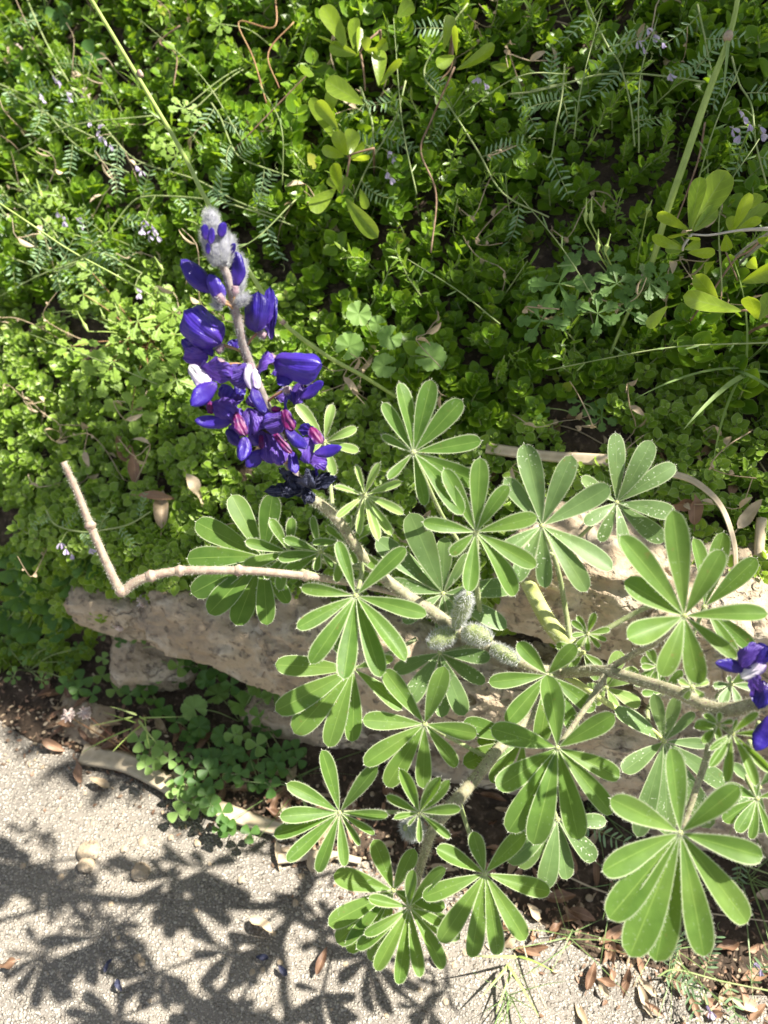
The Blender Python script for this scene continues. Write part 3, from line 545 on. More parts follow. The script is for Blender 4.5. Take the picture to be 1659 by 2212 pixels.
lupleaf(zd, (1275, 560), .555, [(1145, 655), (1145, 752), (1240, 842), (1412, 862), (1490, 780), (1425, 440), (1300, 478), (1500, 570)], w=.2, fold=.7, cup=.35, att=(1560, 1530, .575), lab='young folded leaf under the right-hand flower')
lupleaf(zd, (1195, 510), .565, [(1108, 455), (1200, 438), (1282, 490), (1058, 530), (1100, 612), (1195, 605), (1260, 560)], w=.34, fold=.6, cup=.35, att=(1545, 1530, .58))
lupleaf(zd, (1270, 280), .66, [(1165, 290), (1210, 395), (1390, 300), (1310, 390), (1250, 235), (1350, 230)], w=.4, mat='lupdust', att=(1560, 1530, .66))
lupleaf(zd, (1415, 930), .66, [(1222, 1060, .34), (1300, 1122, .3), (1380, 1162, .26), (1490, 1150, .25), (1510, 900, .3), (1400, 815, .3), (1240, 850, .3)], att=(1620, 1600, .67))
lupleaf(zd, (560, 300), .71, [(640, 90, .4), (742, 200, .42), (752, 400, .4), (620, 425, .4), (500, 400, .4), (440, 300, .4)], mat='young', fold=.1, att=(1290, 1500, .71))
lupleaf(zd, (880, 330), .70, [(770, 118, .3), (990, 200, .3), (1010, 350, .3), (760, 330, .3)], mat='lup', att=(1400, 1560, .69))
lupleaf(zc, (430, 765), .655, [(340, 450, .24), (622, 530, .24), (676, 778, .2), (607, 877, .2), (532, 932, .2), (455, 1037, .23), (320, 1067, .23), (163, 1010, .22), (98, 880, .23), (128, 785, .26), (163, 620, .23)], fold=.3, cup=.2, att=(950, 1765, .68), lab='eleven-fingered leaf on the left over the path')
lupleaf(zc, (830, 765), .635, [(730, 545), (940, 585), (985, 600), (1042, 746), (987, 892), (832, 917), (775, 830), (700, 797), (663, 680)], w=.22, fold=.75, cup=.35, att=(938, 1785, .68), lab='small half-folded leaf beside the furry bud')
lupleaf(zc, (1160, 1070), .64, [(1098, 858, .34), (1368, 862, .28), (1490, 1162, .28), (1365, 1407, .27), (1225, 1482, .22), (1090, 1496, .24), (932, 1416, .26), (845, 1192, .25), (915, 945, .32)], att=(990, 1725, .68), lab='bottom right leaf of the lower branch over the path')
lupleaf(zc, (700, 1155), .685, [(600, 900, .33), (806, 945, .32), (398, 1080, .33), (373, 1330, .28), (415, 1418, .3), (470, 1465, .28), (600, 1520, .3), (962, 1240, .3), (1035, 1400, .25)], att=(908, 1880, .69))
lupleaf(zc, (780, 1240), .65, [(802, 1050, .28), (966, 1048, .26), (573, 1195, .26), (552, 1378, .22), (515, 1450, .22), (612, 1560, .24), (726, 1630, .22), (836, 1595, .22), (952, 1552, .24), (950, 1330, .26)], fold=.35, cup=.22, att=(900, 1910, .69), lab='lowest leaf, pointing its leaflets to the bottom of the picture')
lupleaf(ident, (701, 954), .67, [(719, 873, .26), (640, 873, .26), (771, 924, .27), (775, 975, .28), (722, 1027, .28), (655, 985, .28)], mat='young', fold=.3, att=(720, 1115, .65))
lupleaf(ident, (1495, 1485), .575, [(1465, 1470), (1490, 1455), (1530, 1470), (1520, 1505), (1480, 1510)], w=.42, mat='young', fold=.4, att=(1495, 1505, .59))
lupleaf(ident, (1130, 1600), .715, [(1030, 1600, .3), (1000, 1650, .3), (1060, 1690, .3), (1120, 1700, .3), (1000, 1560, .3)], fold=.12, att=(1080, 1612, .715))
lupleaf(ident, (1640, 1700), .68, [(1580, 1650, .3), (1570, 1750, .3), (1640, 1800, .3), (1690, 1640, .3)], mat='lupdust', att=(1640, 1560, .67))
lupleaf(ident, (1260, 1410), .715, [(1200, 1395, .36), (1300, 1440, .36), (1290, 1470, .36), (1228, 1450, .3)], att=(1240, 1405, .735))
lupleaf(ident, (1420, 1440), .66, [(1370, 1480, .36), (1400, 1400, .36), (1440, 1500, .36), (1385, 1440, .3)], mat='lup', att=(1400, 1475, .66))

# pods and furry buds
def pod(a, b, rad, name='seed_pod', lab=None, hl=.004, n=1400, mat='stem'):
    mb = MB(); A_ = P(*a); B_ = P(*b); ax_ = B_-A_; 
    c, r = tube(mb, [A_, A_+ax_*.3 + UPV*rad*.2, A_+ax_*.7 + UPV*rad*.15, B_], [rad*.5, rad, rad*.95, rad*.25], 0, 12, 7)
    tube_hairs(mb, c, r, n, hl, 1, .0002)
    o = part(mb, name, [M[mat], M['greyhair']], plant)
    if lab: o['label'] = lab
pod((985, 1355, .67), (1012, 1280, .65), .0070, lab='upright furry seed pod')
pod((1000, 1368, .675), (1062, 1382, .66), .0085, lab='furry seed pod with the dark seam to the right')
pod((985, 1370, .68), (925, 1392, .67), .0085, lab='pale silky seed pod on the left')
pod((1060, 1398, .69), (1120, 1432, .68), .006, lab='slender furry pod lying along the stem')
pod((905, 1800, .685), (875, 1788, .67), .0085, 'furry_bud', 'silver woolly bud behind the small folded leaf', .005, 1800)

# ---- flower spikes
FM = [M['wing'], M['banw'], M['banm'], M['ban'], M['calyx'], M['greyhair'], M['redstem']]
axis_px = [(662, 1072, .62), (625, 1000, .612), (580, 888, .600), (535, 776, .575), (520, 720, .565), (508, 670, .556), (492, 600, .548), (470, 550, .542), (458, 500, .535)]
def spike(path, rad, lab):
    mb = MB(); pts = [P(*q) for q in path]; c, r = tube(mb, pts, rad, 0, 9, 7); tube_hairs(mb, c, r, 1800, .0020, 1, .00012)
    o = part(mb, 'flower_spike', [M['axis'], M['greyhair']], plant)
    if lab: o['label'] = lab
    return o, c
sp, ac = spike(axis_px, [.0042, .004, .0036, .0032, .003, .0022], 'tall flower spike, buds at its top and open blue flowers below')
def petal(mb, B, T, w, mat, bulge=.22, nrm=None, crump=.03, rnd=None, tipp=.08, curl=0.):
    rnd = RS.rand() if rnd is None else rnd; L = np.linalg.norm(T-B); a_ = (T-B)/L
    N = nz(CAM-B) if nrm is None else nrm; N = nz(N - a_*np.dot(N, a_)); Sd = np.cross(a_, N)
    t = np.linspace(0, 1, 15); c = np.linspace(-1, 1, 13); T_, C_ = np.meshgrid(t, c, indexing='ij')
    x = rnd*30; sk = (rnd-.5)*.9; pk = .55 + .25*np.sin(x*3)
    pr = (T_**.55*(1-T_)**.42)/(.6)*(1 + .10*np.sin(T_*9 + x)*np.abs(C_)) + .04
    pr = pr*(1 + sk*C_*.5)
    wav = np.sin(T_*6 + x + C_*2)*.5 + np.sin(C_*7 + x*2 + T_*4)*.5 + np.abs(np.sin(T_*8 - C_*6 + x))*.6 + .35*np.sin(T_*21 + C_*17 + x*4)
    crease = -.10*np.exp(-((C_ - .15*np.sin(x))/.16)**2)
    g = B + a_*(L*(T_ + .06*(1-np.abs(C_))*T_))[..., None] + Sd*(C_*w/2*pr + .10*w*np.sin(np.pi*T_)*np.sin(x*5))[..., None] + N*(w*(bulge*(1-np.abs(C_)**1.5) + crease)*np.sin(np.pi*(.12+.8*T_))**.8 + crump*w*wav*(.35+np.abs(C_)) - curl*w*np.abs(C_)**3*T_ + .06*w*C_**4*np.sin(T_*16+x))[..., None]
    A = np.zeros(g.shape[:2]+(4,)); A[..., 0] = rnd; A[..., 1] = C_; A[..., 2] = T_; A[..., 3] = 9; mb.grid(g, A, mat)
def pouch(mb, B, T, w, up, rnd=None, mat=0):
    rnd = RS.rand() if rnd is None else rnd; f = nz(T-B); L = np.linalg.norm(T-B); u = nz(up - f*np.dot(up, f)); sx = np.cross(f, u)
    t = np.linspace(0, 1, 15); ph = np.linspace(0, 2*np.pi, 18, endpoint=False); T_, F_ = np.meshgrid(t, ph, indexing='ij')
    h = w/2*(np.clip(T_, 0, 1)**.6*np.clip(1-T_, 0, 1)**.62/.565) + .0003; dcr = np.exp(-(np.minimum(F_, 2*np.pi-F_)/.30)**2)
    rip = 1 + .07*np.sin(T_*9 + F_*2 + rnd*30) + .06*np.sin(F_*5 + rnd*50 + T_*7) + .03*np.sin(F_*9 - T_*14 + rnd*20) - .22*np.exp(-(np.minimum(np.abs(F_-2.2), 9)/.22)**2)*np.sin(np.pi*T_)
    g = B + f*(T_*L)[..., None] + u*(h*.62*np.cos(F_)*rip*(1-.35*dcr) - .10*L*np.sin(np.pi*T_) + .05*L*T_**2)[..., None] + sx*(h*np.sin(F_)*rip)[..., None]
    A = np.zeros(g.shape[:2]+(4,)); A[..., 0] = rnd; A[..., 1] = np.sin(F_)*.9; A[..., 2] = T_; A[..., 3] = 9; mb.grid(g, A, mat, closed=True)
def furry(mb, a_, b_, w, n, ln=.0032, conv=z1, lay=1.1):
    A_ = P(*conv(*a_[:2]), a_[2]); B_ = P(*conv(*b_[:2]), b_[2]); wm = w*PX
    c, r = tube(mb, [A_, A_*.7+B_*.3, A_*.3+B_*.7, B_], [wm*.3, wm*.5, wm*.45, wm*.12], 4, 11, 6)
    k = RS.randint(1, len(c)-2, n); p = c[k]; t = nz(B_-A_); d_ = np.cross(np.tile(t, (n, 1)), RS.randn(n, 3)); d_ /= np.linalg.norm(d_, axis=1)[:, None]
    hairs(mb, p + d_*r[k][:, None]*.95 + t*(RS.rand(n)[:, None]-.5)*.003, d_ + t*lay + RS.randn(n, 3)*.25, ln*(.5+.8*RS.rand(n)), .00013, 5)
PX = .55*TX/829.5*.30254
def F(cal, bd, items, name='flower', conv=z1, host=None, acx=None, px=None, lab=None):
    host = host or sp; acx = ac if acx is None else acx; px = px or PX; mb = MB()
    for i, it in enumerate(items):
        k, x0, y0, x1, y1, w = it[:6]; dz = bd - .0022*i; td = it[6] if len(it) > 6 else -.003
        B = P(*conv(x0, y0), dz); T = P(*conv(x1, y1), dz + td); ww = w*px*1.12; v = nz(CAM-B)
        if k == 'W': pouch(mb, B, T, ww, v + RS.randn(3)*.3, mat=0)
        elif k == 'B': petal(mb, B, T, ww*1.12, 0, .32, v + RS.randn(3)*.15, .045, curl=.25)
        elif k == 'D': petal(mb, B, T, ww*1.1, 0, .16, v + RS.randn(3)*.4, .08)
        elif k == 'V': petal(mb, B, T, ww*1.2, 3, .15, v + RS.randn(3)*.45, .08, curl=.2)
        elif k == 'H': petal(mb, B, T, ww*1.02, 1, .22, v + RS.randn(3)*.2, .05)
        elif k == 'M': petal(mb, B, T, ww*1.05, 2, .20, v + RS.randn(3)*.3, .07)
    if cal is not None:
        C = P(*conv(*cal), bd + .001); x1, y1 = items[0][3], items[0][4]
        f = nz(P(*conv(items[0][1], items[0][2]), bd) - C); q = acx[np.argmin(np.linalg.norm(acx - (C + np.array([0, .006, -.012])), axis=1))]
        c, r = tube(mb, [q, (q+C)/2 + np.array([0, -.001, .002]), C], [.0010, .0012], 6, 6, 5); tube_hairs(mb, c, r, 70, .0018, 5, .00010)
        c, r = tube(mb, [C - f*.001, C + f*.0025, C + f*.007], [.0011, .0030, .0026], 4, 9, 4); tube_hairs(mb, c, r, 260, .0020, 5, .00011)
    o = part(mb, name, FM, host)
    if lab: o['label'] = lab
    return o
# buds
F((470, 720), .548, [('W', 440, 670, 205, 445, 165)], 'bud'); F((510, 750), .545, [('W', 500, 735, 405, 545, 125)], 'bud'); F((590, 700), .549, [('W', 590, 640, 605, 385, 140)], 'bud')
# second ring
F((505, 1050), .570, [('D', 430, 1130, 240, 870, 120), ('H', 310, 1010, 270, 900, 50), ('B', 490, 1040, 235, 815, 255, -.008)])
F((752, 960), .570, [('D', 850, 1010, 865, 690, 100), ('H', 800, 930, 830, 700, 60), ('B', 740, 960, 760, 680, 190, -.006), ('D', 820, 900, 840, 640, 70)])
F(None, .598, [('D', 590, 1080, 570, 1010, 90)])
# third ring
F((520, 1190), .570, [('D', 340, 1110, 215, 1010, 100), ('V', 400, 1130, 225, 1140, 130), ('V', 350, 1190, 570, 1270, 185), ('H', 268, 1195, 402, 1350, 120), ('W', 460, 1320, 272, 1480, 150, -.008)])
F((690, 1185), .566, [('V', 700, 1200, 530, 1275, 150), ('V', 740, 1300, 830, 1105, 120), ('H', 688, 1180, 708, 1362, 78), ('H', 730, 1215, 757, 1362, 60), ('W', 720, 1350, 802, 1540, 105, -.008)])
F((850, 1120), .570, [('D', 900, 1230, 975, 1335, 120), ('B', 870, 1160, 1195, 1190, 205, -.006)])
F((945, 1370), .588, [('D', 950, 1370, 1020, 1430, 80), ('V', 1070, 1310, 1015, 1470, 110), ('H', 1100, 1340, 1130, 1285, 40), ('W', 1055, 1430, 1222, 1310, 95)])
F(None, .602, [('D', 640, 1330, 600, 1400, 90)]); F(None, .600, [('D', 500, 1440, 560, 1345, 130)])
F(None, .606, [('V', 650, 1440, 560, 1380, 130)]); F(None, .604, [('V', 760, 1480, 700, 1400, 110)])
F(None, .604, [('D', 860, 1240, 930, 1300, 110)]); F(None, .602, [('V', 880, 1420, 960, 1380, 100)])
F(None, .606, [('V', 500, 1200, 440, 1290, 120)]); F(None, .604, [('D', 560, 1700, 620, 1620, 100)]); F(None, .602, [('V', 720, 1660, 760, 1760, 120)])
# fourth ring
F(None, .590, [('D', 510, 1440, 580, 1540, 90), ('M', 395, 1450, 425, 1540, 70), ('V', 430, 1470, 590, 1560, 150), ('W', 560, 1600, 303, 1592, 115)])
F(None, .588, [('V', 560, 1490, 640, 1560, 110), ('V', 760, 1500, 800, 1640, 150), ('V', 690, 1500, 710, 1690, 150), ('M', 595, 1530, 668, 1695, 105), ('W', 660, 1700, 638, 1880, 120, -.008)])
F(None, .600, [('W', 625, 1770, 528, 1650, 95)])
F((830, 1520), .584, [('D', 955, 1550, 955, 1425, 85), ('M', 920, 1510, 850, 1500, 50), ('V', 970, 1560, 790, 1620, 140), ('M', 935, 1510, 1005, 1655, 100), ('W', 955, 1640, 1105, 1795, 110, -.006)])
# fifth ring
F(None, .598, [('W', 800, 1810, 665, 1915, 135)])
F((900, 1900), .596, [('V', 810, 1680, 850, 1890, 140), ('V', 880, 1700, 925, 1900, 115), ('M', 775, 1690, 780, 1790, 55), ('M', 865, 1665, 995, 1820, 62), ('W', 1000, 1810, 1020, 1968, 100)])
F(None, .592, [('D', 1160, 1660, 1045, 1650, 90), ('V', 1130, 1700, 1105, 1890, 140), ('M', 1130, 1635, 1212, 1755, 95), ('W', 1150, 1825, 1355, 1780, 100)])
F(None, .606, [('V', 1120, 1870, 1245, 1880, 120), ('D', 1160, 1900, 1180, 1980, 60)])
# woolly top
mb = MB()
for a_, b_, w, n in (((470, 470, .541), (372, 215, .540), 120, 1300), ((500, 480, .545), (560, 260, .545), 130, 1300), ((470, 480, .537), (440, 230, .534), 110, 1300), ((500, 460, .537), (505, 210, .535), 110, 1200),
                     ((430, 260, .541), (415, 80, .540), 115, 1600), ((600, 690, .556), (655, 430, .556), 90, 1200), ((500, 780, .553), (430, 745, .552), 60, 500), ((600, 760, .550), (680, 690, .549), 70, 600), ((560, 480, .55), (620, 390, .55), 70, 500)):
    furry(mb, a_, b_, w, n)
part(mb, 'bud_cluster', [M['wing'], M['banw'], M['banm'], M['ban'], M['fur'], M['greyhair'], M['redstem']], sp)
for (x0, y0, x1, y1, w, dd_) in ((385, 300, 372, 185, 62, .531), (415, 330, 425, 210, 50, .5285), (490, 280, 510, 172, 72, .529), (400, 400, 395, 320, 34, .530), (560, 400, 585, 320, 50, .540)):
    F(None, dd_, [('W', x0, y0, x1, y1, w)], 'bud')
def withered(pts, w):
    mb = MB()
    for k in range(4):
        a_ = P(*z1(*pts[0]), .608 + .004*RS.randn()) + RS.randn(3)*.0015; b_ = P(*z1(*pts[1]), .603 + .004*RS.randn()) + RS.randn(3)*.0025
        petal(mb, a_, b_, w*(.6+.6*RS.rand()), 0, .3*RS.randn(), RS.randn(3) - FWD, .22)
    c, r = tube(mb, [P(*z1(*pts[0]), .610), (P(*z1(*pts[0]), .610)*.4+P(*z1(*pts[1]), .607)*.6)], [.002, .003, .002], 0, 8, 4); tube_hairs(mb, c, r, 160, .002, 1)
    part(mb, 'withered_flower', [M['wither'], M['greyhair']], sp)
for q in (([(1070, 2090), (800, 2085)], .009), ([(1080, 2100), (960, 1960)], .012), ([(1100, 2060), (1110, 1930)], .014), ([(1120, 2050), (1290, 1990)], .008), ([(1100, 2080), (1125, 2170)], .010), ([(1060, 2060), (950, 2070)], .012), ([(1000, 2120), (880, 2060)], .009)): withered(*q)
# right-hand spike, mostly outside the frame
sp2, ac2 = spike([(1700, 1500, .54), (1712, 1470, .535), (1725, 1400, .53), (1735, 1320, .52)], [.004, .003], 'second flower spike, cut by the right edge')
P2 = .53*TX/829.5
for its in ([('W', 1625, 1450, 1543, 1430, 30)], [('H', 1600, 1465, 1650, 1425, 34), ('V', 1600, 1440, 1650, 1400, 40), ('D', 1630, 1430, 1665, 1400, 40)], [('V', 1625, 1450, 1655, 1520, 44), ('D', 1650, 1470, 1640, 1530, 30)], [('W', 1672, 1545, 1632, 1622, 44)],
            [('V', 1690, 1400, 1740, 1370, 50), ('W', 1720, 1400, 1790, 1390, 40)], [('M', 1700, 1450, 1730, 1470, 34), ('W', 1720, 1460, 1790, 1490, 40)]):
    F((1690, 1460), .53, its, conv=ident, host=sp2, acx=ac2, px=P2)

# ---------------------------------------------------------------- evergreen shrub twigs
def z4(x, y): return (1152.1 + x*.32246, y*.32246)
def z3(x, y): return (603.5 + x*.36379, y*.36379)
def z5(x, y): return (x*.32246, 384 + y*.32246)
def z6(x, y): return (x*.7233/1.8228*1.0, (2000 + y*.7233)/1.8228)
def z7(x, y): return (x*.7836/1.8228, (2900 + y*.7836)/1.8228)
def sprig(conv, twigs, leaves, label, lift=.10, cat='shrub sprig', tm='browntwig', group='yellow-green evergreen sprigs on the bank', mat='evergreen'):
    p0 = surf(*conv(*twigs[0][0]), 0); dref = float((surf(*conv(*twigs[0][0])) - CAM) @ FWD) - lift
    root = empty('evergreen_sprig', P(*conv(*twigs[0][0]), dref), label, cat, group)
    mb = MB()
    for tw in twigs: tube(mb, [P(*conv(*q), dref + .004*RS.randn()) for q in tw], [.0016, .001], 0, 6, 5)
    # the twig runs back into the bank
    e = P(*conv(*twigs[0][0]), dref); tube(mb, [e, e + FWD*lift*.6 + np.array([0, .01, -.01]), e + FWD*(lift+.08) + np.array([0, 0, -.04])], [.0016, .002], 0, 6, 4)
    part(mb, 'twig', [M[tm]], root)
    for lf in leaves:
        (bx, by), (tx_, ty_), w = lf[:3]; dd_ = lf[3] if len(lf) > 3 else RS.randn()*.012
        B = P(*conv(bx, by), dref); T = P(*conv(tx_, ty_), dref + dd_ - .01); L = np.linalg.norm(T-B); mb = MB()
        pxm = dref*TX/829.5*(np.linalg.norm(np.subtract(conv(1, 0), conv(0, 0))))
        blade(mb, B, T, nz(CAM-B) + RS.randn(3)*.35, w*pxm*1.05, p_obov, fold=.18, sag=.05*RS.randn(), nl=12, nc=3, rnd=RS.rand())
        part(mb, 'leaf', [M[mat]], root)
    return root
sprig(z4, [[(1640, 1525), (1450, 1535), (1330, 1550), (1180, 1575), (1060, 1570)], [(1060, 1570), (1010, 1640), (1000, 1680)]],
      [((1065, 1545), (1300, 1145), 185), ((1050, 1540), (1120, 1185), 105), ((1075, 1550), (1228, 1390), 100), ((1040, 1540), (832, 1425), 85), ((1060, 1560), (925, 1600), 95, -.02), ((1010, 1670), (795, 1590), 70), ((1010, 1680), (890, 1640), 90), ((1010, 1670), (1118, 1622), 75), ((1035, 1690), (1218, 1700), 70), ((1000, 1580), (1110, 1590), 60)],
      'bright yellow-green sprig with one large glowing oval leaf beside the tall reed at the right', .13, tm='twig')
sprig(z4, [[(1700, 1540), (1500, 1540), (1330, 1550)]],
      [((1335, 1550), (1445, 1290), 85), ((1345, 1545), (1572, 1370), 80), ((1320, 1550), (1325, 1445), 65), ((1340, 1570), (1525, 1460), 70), ((1290, 1570), (1295, 1680), 75), ((1450, 1400), (1515, 1300), 80), ((1500, 1600), (1572, 1620), 60)],
      'oval-leaved sprig on the pale twig at the right edge', .12, tm='twig')
sprig(z4, [[(1640, 2150), (1520, 2100), (1430, 2080), (1380, 2085)]],
      [((1400, 2085), (1002, 1985), 115), ((1240, 2020), (1085, 1840), 100), ((1395, 1890), (1640, 1790), 160), ((1500, 2140), (1440, 1985), 110), ((1520, 2140), (1600, 1960), 110), ((1150, 1850), (1200, 1750), 60), ((900, 2050), (760, 2190), 85), ((1500, 1800), (1450, 1740), 80)],
      'sprig with a long grey-green leaf and folded yellow leaves low at the right edge', .10)
sprig(z3, [[(600, 180), (520, 250), (480, 310)], [(480, 310), (500, 420), (510, 540)]],
      [((400, 290), (255, 35), 105), ((400, 280), (345, 135), 55), ((440, 290), (445, 105), 75), ((465, 310), (480, 160), 45), ((400, 300), (222, 215), 60), ((460, 325), (295, 275), 75), ((520, 310), (520, 220), 70), ((560, 300), (640, 250), 70), ((590, 510), (590, 290), 90), ((510, 300), (600, 310), 45), ((600, 500), (725, 350), 45)],
      'tuft of yellow-green oval leaves at the top, left of the middle', .13)
sprig(z3, [[(1040, 130), (1030, 260), (1020, 400), (950, 480)]],
      [((975, 300), (1015, 90), 70), ((1050, 415), (1280, 270), 75), ((1050, 330), (1040, 150), 35), ((1040, 330), (935, 395), 75), ((1080, 380), (1130, 310), 80), ((700, 100), (790, 10), 90), ((480, 90), (450, -20), 100), ((1260, 390), (1350, 405), 45)],
      'sprig with a bright pointed leaf at the top middle', .13)
sprig(z3, [[(560, 880), (450, 910), (400, 930)], [(420, 920), (400, 1050), (370, 1150)]],
      [((400, 920), (340, 775), 85), ((415, 920), (440, 768), 100), ((385, 930), (250, 890), 65), ((330, 830), (185, 580), 75), ((350, 770), (220, 600), 80), ((500, 620), (275, 480), 110), ((290, 690), (320, 540), 80), ((370, 1150), (320, 970), 75), ((360, 1130), (285, 1060), 45), ((380, 1140), (405, 1050), 50), ((420, 940), (505, 860), 70), ((430, 950), (530, 920), 55), ((395, 1180), (585, 1410), 95), ((335, 1120), (185, 1250), 95), ((480, 1120), (520, 1240), 55), ((130, 380), (175, 460), 75)],
      'large clump of glossy oval leaves in the upper middle above the flower tip', .12)

# ---------------------------------------------------------------- long grass stalks
def reed(path, rad, label, blades=(), name='grass_stalk', mat='reed', nodes=(), group=None):
    pts = [P(*q) for q in path]; root = empty(name, pts[-1], label, 'grass', group); mb = MB(); tube(mb, pts, rad, 0, 8, 7, .5); part(mb, 'stalk', [M[mat]], root)
    for q in nodes:
        mb = MB(); c = P(*q[:3]); dr = nz(P(q[3], q[4], q[2]) - c); tube(mb, [c-dr*.004, c, c+dr*.004], [q[5]*.8, q[5]*1.1, q[5]*.8], 0, 8, 3); part(mb, 'node', [M['bare']], root)
    for (a, b, w, sg) in blades:
        mb = MB(); blade(mb, P(*a), P(*b), nz(CAM-P(*a)) + RS.randn(3)*.3, w, p_grass, .3, sg, 12, 1, RS.rand(), 0); part(mb, 'leaf_blade', [M['grass']], root)
    return root
reed([(1600, -40, .74), (1578, 70, .745), (1530, 200, .76), (1485, 330, .78), (1440, 460, .80), (1400, 590, .84), (1350, 690, .87), (1300, 810, .90), (1280, 870, .94)], [.0022, .0027, .0036, .0037, .0032, .0022, .0018, .0016], 'thick pale green reed leaning up to the top right corner',
     [((1572, 85, .745), (1560, 210, .75), .004, .03), ((1385, 570, .83), (1420, 640, .83), .008, .02), ((1240, 690, .93), (1320, 920, .96), .007, .05)], nodes=[(1573, 78, .744, 1560, 120, .0045), (1388, 600, .843, 1380, 630, .003)])
reed([(180, -30, .86), (270, 120, .85), (330, 220, .84), (400, 340, .82), (450, 440, .80), (560, 620, .80), (610, 695, .82), (700, 765, .84), (780, 810, .86), (860, 860, .90)], [.0022, .0024, .0026, .0026, .0024, .002], 'long pale stalk running diagonally behind the blue flower spike', nodes=[(303, 160, .845, 330, 220, .0032), (610, 695, .82, 640, 720, .003)])
reed([(-30, 420, .90), (60, 480, .91), (150, 540, .93), (260, 600, .95), (330, 640, .97)], [.0012, .001], 'thin pale stem crossing at the left edge', name='thin_stem')

# ---------------------------------------------------------------- vetch
def pinnate(mb, base, dr, nrm, ln, npair, ll, tend=True):
    dr = nz(dr); nrm = nz(nrm - dr*np.dot(nrm, dr)); sd = np.cross(dr, nrm); cv = RS.randn()*.25
    pts = [base + dr*ln*t + sd*cv*ln*t*t - nrm*.15*ln*t*t for t in np.linspace(0, 1, 7)]
    tube(mb, pts, [.0006, .0003], 1, 4, 2, cap=False); pp = spline(pts, 3)
    for i in range(npair):
        t = .15 + .8*i/(npair-1); c = pp[int(t*(len(pp)-1))]
        for s_ in (-1, 1):
            d_ = nz(dr*.55 + sd*s_*1. + nrm*(.1 + .2*RS.randn())); l = ll*(1 - .35*abs(t-.45))*(.85+.3*RS.rand())
            blade(mb, c, c + d_*l, nrm + RS.randn(3)*.3, l*.2, p_lin, .3, .03, 5, 1, RS.rand(), 0)
    if tend:
        e = pp[-1]; a = np.linspace(0, 5, 14); rr = np.linspace(.004, .001, 14)
        tube(mb, [e + dr*(.004+.0022*x) + (sd*math.sin(x*1.2) + dr*math.cos(x*1.2)*.6)*r_*1.1 for x, r_ in zip(a, rr)], [.0003, .0002], 1, 4, 2, cap=False)
def lilac(mb, c, dr):
    dr = nz(dr)
    for k in range(3):
        d_ = nz(dr + RS.randn(3)*.35); blade(mb, c, c + d_*.009, RS.randn(3), .0042, p_obov, .6, .1, 5, 1, RS.rand(), 2)
    tube(mb, [c - dr*.003, c], [.0008, .0014], 1, 5, 2)
def vetch(path, label, nleaf=6, flowers=(), lift=.085, ll=.013, rad=.0012, ln=.045, conv=ident):
    pts = []
    for q in path:
        x, y = conv(*q[:2]); pts.append(surf(x, y, lift + (q[2] if len(q) > 2 else 0)))
    root = empty('vetch_vine', pts[0], label, 'vetch', 'trailing vetch vines on the bank'); mb = MB(); tube(mb, pts, [rad, rad*.8], 0, 5, 6); part(mb, 'stem', [M['vstem']], root)
    c = spline(pts, 8)
    for i in range(nleaf):
        k = int((i+.6)/nleaf*(len(c)-2)); t = nz(c[k+1]-c[k]); s_ = (-1)**i; v = nz(CAM-c[k]); sd = np.cross(t, v)*s_
        mb = MB(); pinnate(mb, c[k], t*.5 + sd*1.0 + v*.15 + RS.randn(3)*.2, v + RS.randn(3)*.4, ln*(.8+.4*RS.rand()), RS.randint(6, 9), ll); part(mb, 'leaf', [M['vetch'], M['vstem']], root)
    for (x, y, n) in flowers:
        x, y = conv(x, y); p0 = surf(x, y, lift+.015); near = c[np.argmin(np.linalg.norm(c-p0, axis=1))]
        mb = MB(); tube(mb, [near, (near+p0)/2 + UPV*.004, p0], [.0005, .0004], 1, 4, 3)
        for k in range(n): lilac(mb, p0 + np.array([.006*k + .002*RS.randn(), 0, 0]) - UPV*.007*k, -UPV*.9 + np.array([.35, 0, 0]) + RS.randn(3)*.15)
        part(mb, 'flower_cluster', [M['lilac'], M['vstem'], M['lilac']], root)
def zt(x, y): return (x*.39682, y*.39682)
vetch([(140, -20), (250, 230), (370, 440), (440, 560), (560, 680), (740, 870), (1060, 975), (1300, 1100), (1550, 1190)], 'vetch with lilac flower clusters trailing down from the top left corner', 8, [(295, 420, 2), (355, 500, 2), (490, 660, 4), (575, 760, 2), (745, 900, 2)], conv=zt)
vetch([(-20, 450), (130, 520), (260, 620), (380, 760), (520, 860), (700, 940)], 'vetch arching across the upper left below the clover heads', 7, [(210, 510, 2)], conv=zt)
vetch([(0, 1010), (60, 1090), (230, 1190), (320, 1300)], 'short vetch at the left edge beside the pink geranium bud', 3, [(300, 1150, 3)], conv=zt)
vetch([(560, 1310), (700, 1120), (790, 1070), (960, 1070), (1160, 1090), (1350, 1140), (1600, 1230)], 'pale arching vetch stem touching the tip of the blue flower spike', 5, [(790, 1200, 4), (430, 1190, 2)], conv=zt)
vetch([(-20, 1110), (60, 1200), (200, 1340), (240, 1370)], 'vetch with curling tendrils left of the spike', 3, (), conv=zt)
vetch([(360, 610, .0), (460, 600), (560, 540), (640, 440), (700, 425)], 'vetch leaf chain with tendril crossing the left bank', 5, [(940, 320, 3)], conv=z5)
vetch([(0, 510), (200, 580), (380, 630), (420, 600), (650, 500), (950, 640)], 'low vetch over the cut-leaved geranium', 6, [(900, 740, 2)], conv=z5)
vetch([(1150, 560), (1200, 640), (1260, 790), (1330, 870), (1570, 960)], 'vetch with a curl at the upper middle of the bank', 5, (), conv=zt)
vetch([(750, 480), (700, 680), (640, 800), (520, 1000), (440, 1180)], 'blue-green vetch beside the glossy oval leaves', 4, [(640, 900, 2), (640, 1020, 2)], conv=z3)
